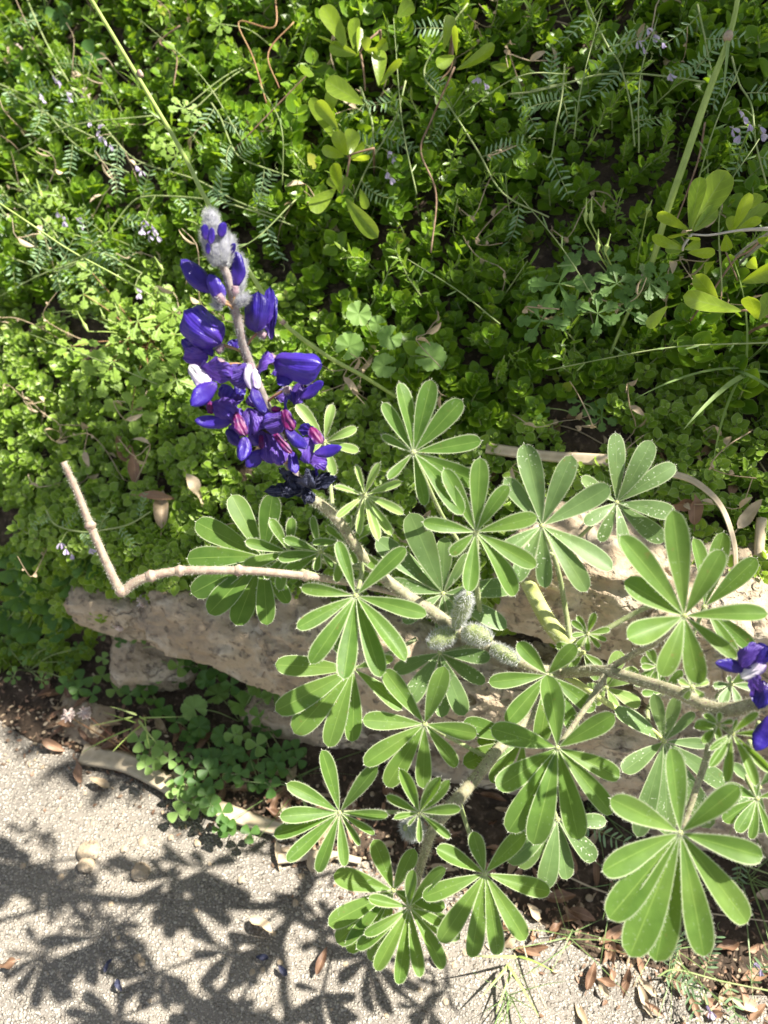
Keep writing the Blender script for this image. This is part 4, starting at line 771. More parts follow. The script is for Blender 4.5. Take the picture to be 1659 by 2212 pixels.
vetch([(480, 520), (545, 700), (560, 860)], 'bright bent vetch stalk over the glossy oval leaves', 2, (), conv=z3, rad=.0016)
vetch([(1120, 20), (940, 260), (860, 450), (1000, 620), (1180, 900), (1330, 1150), (1600, 1290)], 'vetch strung down the middle of the dark bank', 5, [(1180, 460, 2)], conv=z3)
vetch([(1350, 560), (1500, 545), (1700, 500)], 'vetch reaching to a pale grass in the upper middle', 2, (), conv=z3)
vetch([(350, -20), (420, 150), (510, 330), (580, 430), (650, 700), (680, 980)], 'vetch with drooping lilac flowers left of the tall reed', 4, [(770, 190, 3), (690, 270, 2)], conv=z4)
vetch([(-20, 610), (250, 550), (450, 500), (700, 495), (950, 520), (1150, 550)], 'long arched vetch runner under the reed tip', 4, [(940, 490, 1)], conv=z4)
vetch([(210, 430), (190, 650), (150, 850), (120, 1040), (60, 1040)], 'hooked vetch leaf stalk hanging over the dark shoots', 2, (), conv=z4, ll=.014)
vetch([(1330, 380), (1380, 560), (1460, 700), (1490, 950), (1560, 1230)], 'vetch with lilac flowers right of the reed', 4, [(1370, 740, 3), (1340, 860, 2), (1490, 850, 2)], conv=z4)
vetch([(1100, 30), (1150, 260), (1190, 470)], 'feathery vetch beside the reed node at the top right', 3, (), conv=z4)
vetch([(250, 10), (300, 90), (440, 130), (560, 120), (700, 90), (820, 20)], 'vetch runner trailing over the wall edge beside the bare stalk', 6, [(330, 190, 3), (500, 220, 1)], conv=z6, ll=.008, ln=.03)
vetch([(1560, 1850), (1640, 1880), (1700, 1900)], 'vetch in the litter at the bottom right edge', 2, [(1640, 1620, 2)], conv=ident, lift=.04)
vetch([(1420, 2110), (1460, 2095), (1560, 2120), (1660, 2140)], 'pale vetch lying on the litter at the bottom right corner', 6, [(1625, 2080, 2), (1525, 2170, 2)], conv=ident, lift=.02)
vetch([(1230, 1790), (1290, 1760), (1340, 1720)], 'vetch frond between the lower lupine leaves', 2, (), conv=ident, lift=.06, ln=.05, ll=.016)

thin = [((300, 40), (520, 300), 'fine stem crossing below the top edge, left of the oval-leaved tuft'), ((0, 190), (210, 300), 'fine stem low in the upper left corner'), ((30, 330), (330, 250), 'fine stem crossing under the white clover head'), ((420, 560), (640, 430), 'fine stem rising right of the woolly bud tip'),
        ((560, 180), (610, 400), 'fine upright stem above the woolly bud tip'), ((850, 40), (900, 420), 'fine upright stem in the upper middle'), ((980, 260), (1230, 160), 'fine stem slanting across the upper middle right'), ((1120, 420), (1280, 640), 'fine stem over the dark shoots left of the reed'),
        ((1300, 20), (1240, 300), 'fine stem falling from the top edge left of the reed'), ((1420, 40), (1380, 330), 'fine stem just left of the reed tip'), ((1600, 140), (1500, 420), 'fine stem right of the reed'), ((1640, 300), (1560, 640), 'fine stem behind the bright sprig'),
        ((1180, 800), (1659, 740), 'fine arched stem over the foot of the reed'), ((60, 720), (340, 830), 'fine stem over the sunlit left bank'), ((0, 640), (180, 560), 'fine stem at the left edge above the sunlit bank'), ((880, 560), (1080, 700), 'fine stem right of the grassy stalk in the middle')]
for (a_, b_, lab) in thin:
    m_ = ((a_[0]+b_[0])/2 + RS.randn()*25, (a_[1]+b_[1])/2 + RS.randn()*25)
    q = [surf(*a_, .11), surf(*m_, .12), surf(*b_, .09)]; root = empty('thin_stem', q[-1], lab, 'grass', 'fine stems crossing the bank')
    mb = MB(); tube(mb, q, [.0005, .0009], 0, 5, 9); c_ = spline(q, 9)
    for k in range(3, len(c_)-2, 3):
        d_ = nz(c_[k]-c_[k+1]); blade(mb, c_[k], c_[k] + nz(d_*.8 + RS.randn(3)*.6)*RS.uniform(.008, .02), nz(CAM-c_[k]), .0018, p_lin, .2, .05, 5, 1, RS.rand(), 1)
    part(mb, 'stem', [M['vstem'], M['grass']], root)

# ---------------------------------------------------------------- cut-leaved geranium, crane's-bill, clover
def cutleaf(mb, C, nrm, rad, seed=0, nlobe=5):
    nrm = nz(nrm); x = nz(np.cross(nrm, [0.1, .9, .3])); y = np.cross(nrm, x); a0 = RS.rand()*6
    for i in range(nlobe):
        a = a0 + (i-(nlobe-1)/2)*(5.3/nlobe); d_ = x*math.cos(a) + y*math.sin(a) - nrm*.12; l = rad*(.8+.3*RS.rand())
        r_ = RS.rand(); blade(mb, C, C + d_*l, nrm, l*.20, p_lup, .2, .03, 6, 1, r_, 0)
        sd = np.cross(nrm, d_)
        for t, s_, q in ((.38, 1, .34), (.40, -1, .36), (.58, 1, .40), (.60, -1, .38), (.78, 1, .26), (.80, -1, .26)):
            p_ = C + d_*l*t; blade(mb, p_, p_ + nz(d_ + sd*s_*.8)*l*q, nrm, l*.2, p_lup, .2, 0, 4, 1, r_, 0)
def roundleaf(mb, C, nrm, rad, mat=0):
    nrm = nz(nrm); x = nz(np.cross(nrm, RS.randn(3))); y = np.cross(nrm, x); n = 56; rr = np.linspace(0, 1, 6); a = np.linspace(.25, 6.03, n)
    Rr, Aa = np.meshgrid(rr, a, indexing='ij'); rim = rad*(.84 + .16*np.abs(np.sin(Aa*3.5))**.5 + .09*np.abs(np.sin(Aa*10.5)))
    g = C + ((x*np.cos(Aa)[..., None] + y*np.sin(Aa)[..., None])*(Rr*rim)[..., None]) + nrm*(.05*rad*Rr**2*np.cos(Aa*7) + .14*rad*Rr)[..., None]
    A = np.zeros(g.shape[:2]+(4,)); A[..., 0] = RS.rand(); A[..., 1] = .5+.5*np.sin(Aa*7); A[..., 2] = Rr; A[..., 3] = (1-Rr)*rad*1000; mb.grid(g, A, mat)
def trefoil(mb, C, nrm, rad, mat=0):
    nrm = nz(nrm); x = nz(np.cross(nrm, RS.randn(3))); y = np.cross(nrm, x); a0 = RS.rand()*6
    for i in range(3):
        a = a0 + i*2.094; d_ = x*math.cos(a)+y*math.sin(a); blade(mb, C, C + d_*rad + nrm*rad*.1, nrm, rad*.95, p_obov, .2, 0, 7, 2, RS.rand(), mat)
def herb(name, rootpx, leaves, label, kind, conv=ident, lift=.03, mat='ger', group=None, stem='vstem', rad=.022, cat='plant', heads=(), fruits=()):
    r0 = surf(*conv(*rootpx)); root = empty(name, r0, label, cat, group)
    for lf in leaves:
        x, y = conv(*lf[:2]); rr = lf[2] if len(lf) > 2 else rad; C = surf(x, y, lift + RS.rand()*.012)
        mb = MB(); nn = nz(CAM-C)*.8 + np.array([.1, 0, .7]) + RS.randn(3)*.22
        {'cut': cutleaf, 'round': roundleaf, 'tre': trefoil}[kind](mb, C, nn, rr); l = part(mb, 'leaf', [M[mat]], root)
        mb = MB(); tube(mb, [r0, (r0+C)/2 + np.array([0, 0, .012]), C], [.0008, .0006], 0, 5, 5); part(mb, 'petiole', [M[stem]], l)
    for (x, y) in heads:
        C = surf(*conv(x, y), lift+.02); mb = MB(); tube(mb, [C-np.array([0, 0, .008]), C + np.array([0, 0, .004])], [.005, .007, .003], 0, 9, 4)
        for k in range(46):
            d_ = nz(RS.randn(3)*np.array([1, 1, .6]) + np.array([0, 0, .5])); blade(mb, C + d_*.003, C + d_*(.009+.003*RS.rand()), RS.randn(3), .0028, p_lin, .3, 0, 4, 1, RS.rand(), 0)
        tube(mb, [C-np.array([0, 0, .006]), (C+r0)/2, r0], [.0009, .0009], 1, 5, 4); part(mb, 'flower_head', [M['clhead'], M['redstem']], root)
    for (x, y, dx, dy) in fruits:
        x, y = conv(x, y); C = surf(x, y, lift+.03); D = surf(x+dx, y+dy, lift+.035); mb = MB()
        tube(mb, [C, C+(D-C)*.3, C+(D-C)*.45, D], [.0012, .003, .0012, .0004], 0, 7, 4); tube(mb, [r0, (r0+C)/2 + UPV*.01, C], [.0009, .0008], 0, 5, 4); part(mb, 'beaked_fruit', [M['reed']], root)
    return root
herb('cut_leaved_geranium', (1000, 1150), [(620, 640), (920, 960, .028), (1080, 980, .026), (990, 1250, .034), (880, 1560, .034), (700, 1130, .026), (600, 1320, .028), (1180, 1350, .026), (1040, 740, .026), (1160, 900), (800, 870), (690, 1330, .028), (480, 1130, .024), (560, 780), (1100, 1200, .026), (760, 1230, .026), (1170, 1050, .024), (850, 1080, .026)],
     'spreading cut-leaved geranium with red-brown stems left of the blue flower spike', 'cut', z5, .065, 'ger', stem='redstem', fruits=[(800, 930, -10, -30), (590, 1030, -25, -45), (700, 950, -10, -25), (1090, 620, -18, -30)], cat='geranium')
herb('cut_leaved_geranium', (330, 330), [(300, 330), (250, 170, .02), (350, 110, .018), (390, 370, .016)], 'upright geranium shoot with beaked fruits at the left edge', 'cut', z5, .08, 'ger', rad=.02, fruits=[(190, 40, -12, -25), (280, 130, -12, -40)], cat='geranium')
herb('cut_leaved_geranium', (640, 2150), [(170, 1900, .036), (700, 1960, .026), (500, 1760, .024), (50, 2150, .03), (620, 2080, .028), (330, 1650, .014), (560, 1900, .024), (780, 1900, .022), (430, 2100, .024), (840, 1860, .02)],
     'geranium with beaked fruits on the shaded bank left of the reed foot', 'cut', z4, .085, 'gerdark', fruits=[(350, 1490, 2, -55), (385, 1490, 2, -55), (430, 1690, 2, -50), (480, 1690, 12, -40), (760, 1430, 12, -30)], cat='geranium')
herb('cut_leaved_geranium', (1530, 300), [(1000, 590, .02), (1200, 130, .018), (1040, 610, .014)], 'pale cut-leaved sprig high in the left bank', 'cut', zt, .09, 'ger', cat='geranium')
herb('cut_leaved_geranium', (830, 760), [(840, 760, .018), (960, 850, .018), (900, 790, .016)], 'small cut-leaved sprig beside the diagonal stalk', 'cut', zt, .09, 'ger', cat='geranium')
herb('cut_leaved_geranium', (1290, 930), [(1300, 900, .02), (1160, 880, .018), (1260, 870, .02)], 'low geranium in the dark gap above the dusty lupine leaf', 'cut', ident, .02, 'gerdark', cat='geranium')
herb('round_leaved_geranium', (830, 800), [(775, 678, .015), (755, 748, .017), (842, 730, .015), (930, 772, .018), (830, 790, .014), (815, 700, .010)], 'crane\'s-bill with scalloped round leaves right of the flower spike', 'round', ident, .08, 'molle', cat='geranium')
# shaded herbs on the left below the bank edge
ri = iter(range(1000))
for ((rx, ry), ls, lab, kd, mt) in [
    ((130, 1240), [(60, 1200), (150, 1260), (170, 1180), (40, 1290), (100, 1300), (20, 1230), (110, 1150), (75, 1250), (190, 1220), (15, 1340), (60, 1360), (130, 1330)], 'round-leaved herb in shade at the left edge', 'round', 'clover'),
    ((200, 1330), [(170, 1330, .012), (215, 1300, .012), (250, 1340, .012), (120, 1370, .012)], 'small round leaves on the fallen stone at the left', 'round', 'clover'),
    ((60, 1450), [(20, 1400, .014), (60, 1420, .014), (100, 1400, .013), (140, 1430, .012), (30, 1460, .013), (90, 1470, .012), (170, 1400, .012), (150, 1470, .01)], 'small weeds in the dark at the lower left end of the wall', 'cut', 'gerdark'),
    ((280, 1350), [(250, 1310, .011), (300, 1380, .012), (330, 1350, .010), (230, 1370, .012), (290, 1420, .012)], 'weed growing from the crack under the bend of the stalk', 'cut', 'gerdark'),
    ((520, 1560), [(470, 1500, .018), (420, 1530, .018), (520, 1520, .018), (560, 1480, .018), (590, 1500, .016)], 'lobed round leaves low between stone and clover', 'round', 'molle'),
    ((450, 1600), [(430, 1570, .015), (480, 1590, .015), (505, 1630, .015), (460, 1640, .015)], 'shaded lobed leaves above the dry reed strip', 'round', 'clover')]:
    herb('round_leaved_herb', (rx, ry), ls, lab, kd, ident, .03, mt, 'shaded herbs at the wall foot', rad=.022)
cl = [((270, 1420), 'clover under the long flat stone at the left', [(360, 1395), (385, 1440), (335, 1460), (300, 1440)]),
      ((400, 1440), 'clover just under the lower lip of the flat block', [(400, 1420), (430, 1400), (445, 1450), (390, 1470)]),
      ((330, 1500), 'clover left of the lobed leaves in deep shade', [(280, 1500), (320, 1480), (350, 1530)]),
      ((480, 1470), 'clover above the lobed leaves', [(470, 1455), (510, 1440), (545, 1430), (500, 1480)]),
      ((330, 1640), 'blue-green clover beside the clover heads', [(300, 1600), (335, 1600), (330, 1640), (350, 1620)]),
      ((420, 1660), 'yellow-green clover over the dry reed strip', [(395, 1675), (430, 1640), (450, 1665), (425, 1690)]),
      ((480, 1690), 'bright clover between strip and grey stone', [(470, 1660), (500, 1640), (510, 1680), (460, 1700)]),
      ((560, 1690), 'clover close to the eleven-fingered leaf', [(540, 1640), (570, 1670), (585, 1700), (560, 1600)]),
      ((380, 1730), 'dark clover on the dry strip near the middle', [(375, 1705), (405, 1735), (430, 1745), (385, 1755)]),
      ((450, 1755), 'clover at the path edge', [(430, 1715), (455, 1740), (480, 1755)]),
      ((160, 1500), 'clover at the left foot of the wall', [(140, 1480), (175, 1470), (200, 1500)]),
      ((620, 1500), 'clover under the lower edge of the flat block at its right end', [(600, 1470), (640, 1480)]),
      ((540, 1600), 'clover just above the bright three-leaved clover by the path', [(520, 1590), (555, 1610)]),
      ((410, 1580), 'clover between the two grassy tufts in shade', [(380, 1560), (410, 1600)]),
      ((500, 1800), 'clover straying onto the path beside the strip end', [(490, 1790), (540, 1800)]),
      ((620, 1640), 'clover half hidden by the eleven-fingered leaf', [(600, 1660), (640, 1620)]),
      ((240, 1470), 'clover in the darkest part under the broken stone corner', [(220, 1460), (250, 1490)]),
      ((560, 1560), 'clover in the dark corner left of the lupine leaves', [(550, 1560), (590, 1580), (610, 1620), (590, 1640), (600, 1550)])]
for i, (r0, lab, ls) in enumerate(cl):
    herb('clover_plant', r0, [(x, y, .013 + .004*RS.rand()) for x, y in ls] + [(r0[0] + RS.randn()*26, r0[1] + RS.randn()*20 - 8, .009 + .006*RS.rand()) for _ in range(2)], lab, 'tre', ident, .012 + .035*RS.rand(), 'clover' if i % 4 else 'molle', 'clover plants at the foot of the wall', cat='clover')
for (r0, hd, lab) in [((300, 1640), [(185, 1540), (148, 1545)], 'two faded clover heads over the edge of the path'), ((330, 1390), [(310, 1240+60)], 'pinkish clover head in front of the flat block'), ((250, 1390), [(258, 1352)], 'drooping clover head beside the bend of the bare stalk')]:
    herb('flowering_clover', r0, [(r0[0]+10, r0[1]-5, .01)], lab, 'tre', ident, .03, 'clover', 'clover flowers in seed', cat='clover', heads=hd)
herb('flowering_clover', (190, 260), [(60, 60), (30, 75), (95, 40), (200, 120)], 'white clover head by the diagonal vetch at the upper left', 'tre', ident, .04, 'clover', 'clover flowers in seed', cat='clover', heads=[(183, 205)], rad=.022)
herb('flowering_clover', (40, 160), [(130, 35), (20, 150), (60, 170)], 'white clover head at the top left edge', 'tre', ident, .04, 'clover', 'clover flowers in seed', cat='clover', heads=[(38, 108)], rad=.022)
# spiky succulent rosettes against the stone
for (x, y, r_, lab, lf_) in ((392, 1258, .014, 'spiky pale green rosette on the flat stone under the stalk', .03), (388, 1322, .014, 'lower spiky green rosette against the flat stone face', .035), (150, 1110, .022, 'yellow-green spiky tuft left of the bent stalk', .03), (235, 1150, .012, 'small spiky tuft at the wall top', .02), (570, 1015, .016, 'star-shaped green tuft below the withered flowers', .02)):
    C = surf(x, y, lf_); mb = MB()
    for k in range(34):
        d_ = nz(RS.randn(3) + nz(CAM-C)*.9); blade(mb, C, C + d_*r_*(.6+.5*RS.rand()), RS.randn(3), r_*.2, p_lin, .3, 0, 4, 1, RS.rand(), 0)
    tube(mb, [C, C + FWD*.04 + np.array([0, 0, -.02])], [.0012, .0012], 0, 5, 2)
    o = mb.build('spiky_rosette', [M['young']], origin=C); tag(o, lab, 'plant', 'spiky green rosettes by the wall')

# ---------------------------------------------------------------- dry strips, canes, twigs
def strip(pts, w, label, name='dry_reed_strip', mat='strip', conv=ident, lift=.01, th=.0016, nrm=(0, 0, 1), wend=.6):
    c = spline([surf(*conv(*q[:2]), lift + (q[2] if len(q) > 2 else 0)) for q in pts], 8); t = np.gradient(c, axis=0); t /= np.linalg.norm(t, axis=1)[:, None]
    sd = np.cross(t, np.array(nrm)); sd /= np.linalg.norm(sd, axis=1)[:, None]; nn = np.cross(sd, t)
    ww = w*(1 - (1-wend)*np.linspace(0, 1, len(c)))*(1 + .03*np.sin(np.linspace(0, 9, len(c)))); th = th*.6; cs = [(-1, 0), (-.6, .25), (0, .1), (.6, .25), (1, 0), (.6, -.75), (0, -.9), (-.6, -.75)]
    g = np.stack([c + sd*(a*ww/2)[:, None] + nn*b*th for a, b in cs], 1); A = np.zeros(g.shape[:2]+(4,)); A[..., 0] = .3 + .7*(np.arange(8) % 2)[None]; A[..., 1] = .5
    mb = MB(); mb.grid(g, A, 0, closed=True); org = c[0]
    o = mb.build(name, [M[mat]], origin=org); tag(o, label, 'dry reed'); return o
strip([(175, 1628), (280, 1650), (400, 1715), (520, 1765), (640, 1800)], .030, 'flat pale dry reed strip lying along the edge of the path', lift=.012)
strip([(1050, 968, .0), (1180, 985), (1330, 995)], .013, 'grey dry blade lying behind the dusty lupine leaf', lift=.03, nrm=(0, -.6, .8), wend=1)
strip([(1440, 1020, 0), (1500, 1040, .01), (1555, 1090, .02), (1585, 1170, .02), (1590, 1250, .0)], .008, 'tan dry blade arching down past the right-hand leaves', lift=.05, nrm=(0, -.6, .8))
strip([(600, 1855), (700, 1845), (780, 1860)], .014, 'short dry strip on the path under the eleven-fingered leaf', lift=.008)
def canes(pts, rad, label, mat='browntwig', lift=.02, conv=ident, name='dry_twig'):
    c = [surf(*conv(*q), lift) for q in pts]; mb = MB(); tube(mb, c, [rad, rad*.7], 0, 8, 7); o = mb.build(name, [M[mat]], origin=c[0]); tag(o, label, 'twig', 'dry twigs and canes'); return o
canes([(1645, 1120), (1638, 1220), (1640, 1320), (1640, 1380)], .0055, 'thick yellowish dry cane upright at the right edge', 'strip', .03)
canes([(1570, 1560), (1450, 1680), (1350, 1740), (1200, 1950), (1050, 2150)], .0014, 'long thin brown twig below the oval-leaved sprigs', conv=z4, lift=.08)
canes([(1250, 1650), (1260, 1900), (1255, 2050)], .0009, 'thin hanging rootlet under the evergreen sprig', conv=z4, lift=.09)
canes([(1290, 1690), (1370, 1880)], .0009, 'short drooping twiglet beside the rootlet', conv=z4, lift=.09)
canes([(1500, -20), (1490, 150), (1300, 120), (1380, 320), (1450, 560)], .0012, 'reddish vine stem curling at the top middle', 'redstem', .09, zt)
canes([(1600, 120), (1460, 290), (1520, 480)], .0010, 'second reddish vine stem at the top', 'redstem', .09, zt)
canes([(980, 140), (870, 230), (960, 300), (945, 470)], .0012, 'withered brown stalk with hanging leaf at the top left', 'browntwig', .09, zt)
canes([(1040, 400), (900, 720), (840, 900), (930, 1150), (900, 1500)], .0014, 'dark woody stem down the middle of the bank', 'browntwig', .085, z3)
canes([(1150, 820), (1110, 1050), (1040, 1260), (950, 1500)], .0011, 'brown stem right of the reed', 'browntwig', .09, z4)
canes([(1280, 810), (1650, 430), (1700, 400)], .0010, 'straight dry stem by the upper vetch', 'browntwig', .09, zt)
canes([(60, 1880), (180, 1800), (290, 1720)], .0009, 'fine dry stem across the low creeping leaves', 'twig', .02, lambda x, y: (z1(x, y)))
canes([(1180, 1870), (1300, 1925), (1450, 1960), (1659, 1990)], .0012, 'dry grass stem on the litter below the right-hand leaves', 'strip', .01)
canes([(1130, 2040), (1150, 2110), (1180, 2180)], .0010, 'pale dry stem under the lowest right leaf', 'strip', .01)

mb = MB()
for k in range(2600):
    x = RS.uniform(-.75, .75); y0 = min(.240 - .350*x, yb(x) + .02); y = y0 + RS.randn()*.035 + .02; p = np.array([x, y, max(terr(x, y), 0) + .002 if y > y0 else .001])
    d_ = nz(RS.randn(3)*np.array([1, 1, .25])); blade(mb, p, p + d_*RS.uniform(.003, .010), np.array([0, 0, 1]) + RS.randn(3)*.5, RS.uniform(.0015, .005), p_ovate, .3, .1, 3, 1, RS.rand(), RS.randint(0, 3))
tag(mb.build('leaf_litter', [M['crumb'], M['dead'], M['deadpale']]), 'crumbled leaf bits and soil crumbs scattered along the edge of the path', 'leaf litter', kind='stuff')

# ---------------------------------------------------------------- unseen foliage added at upper right, its leaf clumps aimed to shade chosen spots
added_shade_tree = empty('added_shade_tree', (1.9, 2.1, .7), 'leafy canopy added out of view beyond the top right to throw patches of shade', 'added_shade_tree')
mbT = MB(); hub = np.array([1.5, 1.9, 1.9]); tube(mbT, [(1.9, 2.1, .6), (1.8, 2.05, 1.2), hub], [.06, .045, .03], 0, 10, 6); mbC = MB()
TG = [(1150, 520, .09, 34), (1230, 700, .11, 44), (1020, 760, .09, 34), (1420, 700, .08, 22), (1000, 330, .07, 20), (1330, 1070, .07, 20), (1170, 1000, .05, 10), (1500, 1000, .06, 14), (1300, 300, .08, 16), (700, 560, .06, 12), (500, 120, .07, 16), (850, 180, .06, 14),
      (90, 1330, .08, 34), (110, 1500, .08, 34), (330, 1530, .08, 34), (520, 1600, .07, 28), (250, 1620, .05, 14), (480, 1700, .05, 14), (60, 1200, .07, 26), (60, 1400, .08, 26), (300, 1430, .05, 14), (420, 1480, .07, 22), (400, 1690, .05, 14), (300, 1640, .05, 12), (440, 1640, .04, 10), (600, 1560, .06, 18), (30, 1250, .07, 22), (1210, 1170, .05, 14), (1420, 1230, .05, 10), (1150, 1500, .05, 8), (950, 1640, .05, 8)]
for (x, y, rr, n) in TG:
    c0 = surf(x, y); kk = random.uniform(1.42, 1.65); c0 = c0 - LIGHT*kk
    tube(mbT, [hub, (hub+c0)/2 + np.array([0, 0, .08]), c0], [.012, .003], 0, 6, 6)
    for k in range(n):
        p = c0 + RS.randn(3)*rr*np.array([.6, .6, .35]); d_ = nz(RS.randn(3)*np.array([1, 1, .5])); blade(mbC, p, p + d_*.058, np.array([0, 0, 1]) + RS.randn(3)*.5, .024, p_ovate, .2, .03, 6, 1, RS.rand(), 0)
        tube(mbC, [c0, p], .0009, 1, 4, 0, cap=False)
part(mbT, 'added_trunk', [M['browntwig']], added_shade_tree); part(mbC, 'added_shade_crown', [M['evergreen'], M['browntwig']], added_shade_tree)

# bottom-right grasses, fallen leaves, petals, pebbles
def tuft(px, py, n, ln, label, mat='grass', lift=.005, w=.0018, up=.5, dirx=0.):
    C = surf(px, py, lift); mb = MB()
    for k in range(n):
        d_ = nz(np.array([RS.randn() + dirx, RS.randn()*.7 - .4, up*RS.rand() + .1])); l = ln*(.5+.7*RS.rand()); b_ = C + np.array([RS.randn()*.006, RS.randn()*.006, 0])
        blade(mb, b_, b_ + d_*l, np.array([0, 0, 1]) + RS.randn(3)*.4, w*(.6+.8*RS.rand()), p_grass, .2, .10*RS.rand(), 9, 1, RS.rand(), 0)
    o = mb.build('grass_tuft', [M[mat]], origin=C); tag(o, label, 'grass', 'grass tufts at the foot of the wall')
tuft(640, 1690, 14, .11, 'dark thin grass left of the lower hairy stem')
tuft(1100, 2150, 12, .09, 'wispy grass on the path below the lowest leaves', w=.0012)
tuft(1330, 1900, 14, .10, 'grass clump under the big front leaf', dirx=-.3)
tuft(1620, 1900, 18, .13, 'grass clump at the right edge beside the front leaf')
tuft(1450, 2040, 14, .10, 'blue-green grass in the litter below the front leaf', w=.0013)
tuft(1230, 2020, 12, .10, 'thin grass between lower leaves and litter', w=.0013)
tuft(1590, 1790, 16, .11, 'pale grass behind the front leaf at the right')
tuft(300, 1560, 9, .06, 'pale spikelet grass head in the shade above the reed strip', 'reed', .05, .003)
tuft(1105, 2075, 6, .06, 'pale green ear of grass lying under the lowest right leaf', 'reed', .02, .004)
tuft(1600, 800, 8, .16, 'long arching grass blades on the right bank', lift=.04, w=.006, dirx=-.8)
tuft(1280, 1740, 12, .09, 'green grass between the lower lupine leaves')
tuft(200, 680, 10, .05, 'thin green blades in the left bank', lift=.02)
tuft(90, 420, 8, .05, 'short green blades beside the geranium shoot', lift=.02)

def deadleaf(p, ln, w, mat, label, group='fallen dead leaves', nrm=None, name='dead_leaf', curl=None):
    a = RS.rand()*6.28; nrm = np.array([0, 0, 1.]) if nrm is None else nrm; nrm = nz(nrm + RS.randn(3)*.25); x = nz(np.cross(nrm, [math.cos(a), math.sin(a), .1])); mb = MB()
    blade(mb, p - x*ln/2, p + x*ln/2, nrm, w, p_ovate, .35 + .4*RS.rand(), (RS.randn()*.08) if curl is None else curl, 10, 2, RS.rand(), 0, twist=RS.randn()*.7, wav=.35)
    blade(mb, p - x*ln*.5, p - x*ln*.72, nrm, .0012, p_lin, .1, 0, 3, 1, .5, 0)
    mb.V = [v + np.array([0, 0, .0]) for v in mb.V]
    o = mb.build(name, [M[mat]], origin=p); tag(o, label, 'leaf', group); return o
for (x, y, ln, w, mt, lab) in [(115, 1610, .036, .013, 'dead', 'large brown leaf on the path at the left edge of the shade'), (215, 1690, .030, .011, 'deadpale', 'pale tan leaf lying below the reed strip end'), (170, 1665, .035, .013, 'dead', 'reddish leaf on the bright pebbles left of the strip'),
    (565, 2000, .035, .014, 'deadpale', 'single tan leaf on the sunlit path below the eleven-fingered leaf'), (265, 970, .04, .022, 'dead', 'rusty leaf caught in the low groundcover'), (290, 1010, .045, .016, 'dead', 'feathery rusty dead frond above the bare stalk'), (350, 1100, .06, .02, 'deadpale', 'curled straw-coloured leaf on the wall top'), (420, 1060, .05, .018, 'deadpale', 'pale curled leaf above the large left leaf'),
    (340, 1075, .05, .012, 'dead', 'pinkish pointed dead leaf on the wall top'), (1620, 1110, .04, .014, 'deadpale', 'tan leaf beside the dry cane at the right edge'), (1500, 1100, .035, .016, 'dead', 'brown leaf in the litter under the arching blade'), (1470, 1090, .03, .014, 'dead', 'dark red leaf left of the arching blade'), (30, 480, .05, .03, 'deadpale', 'broad tan leaf at the left edge of the bank'), (715, 485, .03, .014, 'deadpale', 'folded tan leaf hanging in the upper middle of the bank'), (10, 2080, .024, .014, 'dead', 'curled brown leaf at the bottom left edge of the path'), (695, 2075, .032, .010, 'dead', 'dark brown leaf on the path left of the lowest leaf')]:
    p = surf(x, y, .012 if y > 1400 else .035)
    n_ = nz(CAM-p) + np.array([0, 0, .5]); deadleaf(p, ln, w, mt, lab, nrm=n_)
zone = []
for k in range(210):
    if k % 3 == 0: x, y = random.uniform(1100, 1659), random.uniform(1900, 2200)
    elif k % 3 == 1: x = random.uniform(60, 640); y = 1560 + (x-60)*.38 - random.uniform(0, 110)
    else: x, y = random.uniform(600, 1300), random.uniform(1700, 1900)
    if y > 2060 and x < 1250: continue
    p = surf(x, y, .004); p[2] = max(p[2], terr(p[0], p[1])) + .003
    deadleaf(p, random.uniform(.018, .042), random.uniform(.007, .014), 'dead' if random.random() < .7 else 'deadpale', 'small brown dead leaf among many in the litter at the foot of the wall', group='dead leaves in the litter')
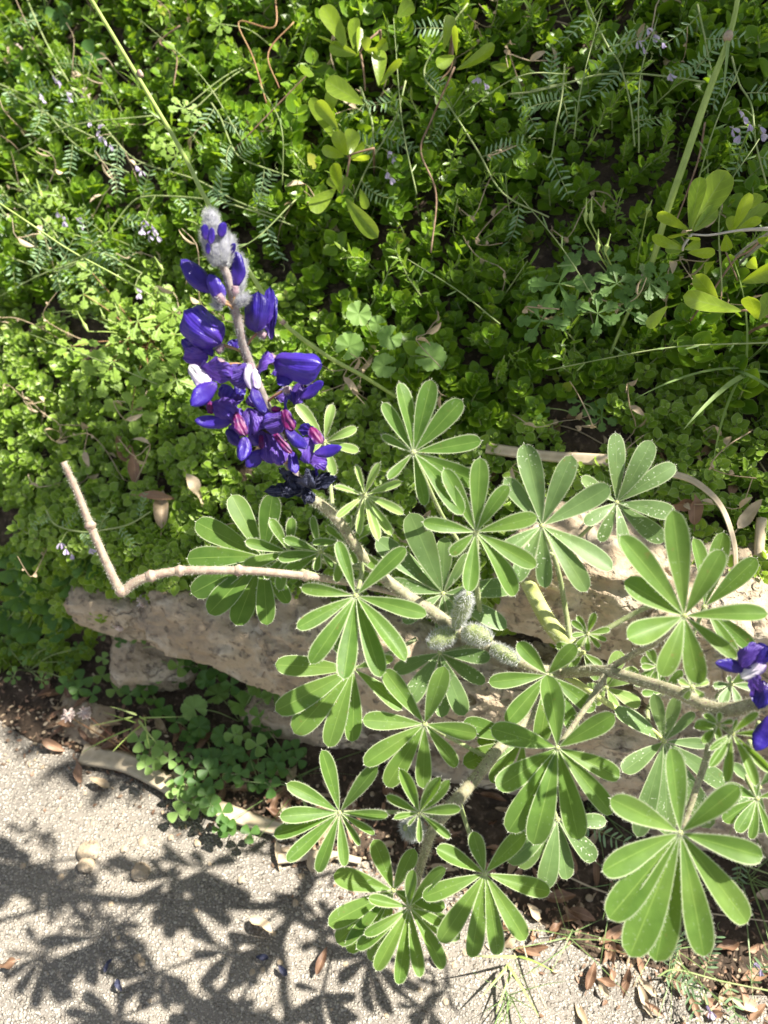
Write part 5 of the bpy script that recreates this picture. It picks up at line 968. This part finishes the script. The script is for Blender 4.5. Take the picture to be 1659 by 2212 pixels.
for k in range(14):
    x, y = random.uniform(1050, 1659), random.uniform(900, 1100); p = surf(x, y, .012)
    deadleaf(p, random.uniform(.02, .04), random.uniform(.009, .017), 'dead', 'brown dead leaf lodged in the dark soil above the dusty lupine leaf', group='dead leaves on the bank soil', nrm=np.array([0, -.5, 1.]))
for (x, y, lab) in ((580, 2078, 'fallen blue petals on the path under the lupine leaves'), (235, 2112, 'fallen dark blue petals on the path at the lower left')):
    p = surf(x, y, .004); root = empty('fallen_petals', p, lab, 'petal', 'fallen blue petals')
    for k in range(2):
        mb = MB(); c = p + np.array([RS.randn()*.008, RS.randn()*.008, .003]); dv = nz(np.array([RS.randn(), RS.randn(), .1])); blade(mb, c, c+dv*.016, np.array([0, 0, 1])+RS.randn(3)*.4, .007, p_ovate, .6, .1, 8, 2, RS.rand(), 0, wav=.3); part(mb, 'petal', [M['wither']], root)
def pebble(x, y, r, lab, lift=.0):
    C = surf(x, y, lift); mb = MB(); a = np.linspace(0, np.pi, 9); b = np.linspace(0, 2*np.pi, 12, endpoint=False); A_, B_ = np.meshgrid(a, b, indexing='ij'); sc = r*(1+.25*RS.rand(3)); sc[2] *= .55
    q = np.stack([np.sin(A_)*np.cos(B_), np.sin(A_)*np.sin(B_), np.cos(A_)], -1); q = q*(1 + .14*nse(q[..., 0]*3+x, q[..., 1]*3+q[..., 2]*2, 1.2))[..., None]*sc
    g = q; AA = np.zeros(g.shape[:2]+(4,)); mb.grid(g, AA, 0, closed=True); o = mb.build('pebble', [M['stone']]); o.location = Vector(C + np.array([0, 0, sc[2]*.6])); tag(o, lab, 'pebble', 'loose pebbles on the path')
pebble(193, 1842, .013, 'largest loose pale pebble near the left edge of the path'); pebble(188, 1870, .010, 'smaller pale pebble just below the largest one'); pebble(305, 1885, .010, 'tan pebble in the middle left of the path')
pebble(310, 1880-60, .006, 'tiny light pebble above the tan one'); pebble(950, 2010+60, .009, 'round pebble under the lowest leaves')
for k in range(90):
    x, y = random.uniform(0, 1300), random.uniform(1700, 2212); pebble(x, y, random.uniform(.002, .0045), 'tiny loose stone chip scattered on the pebbled path')
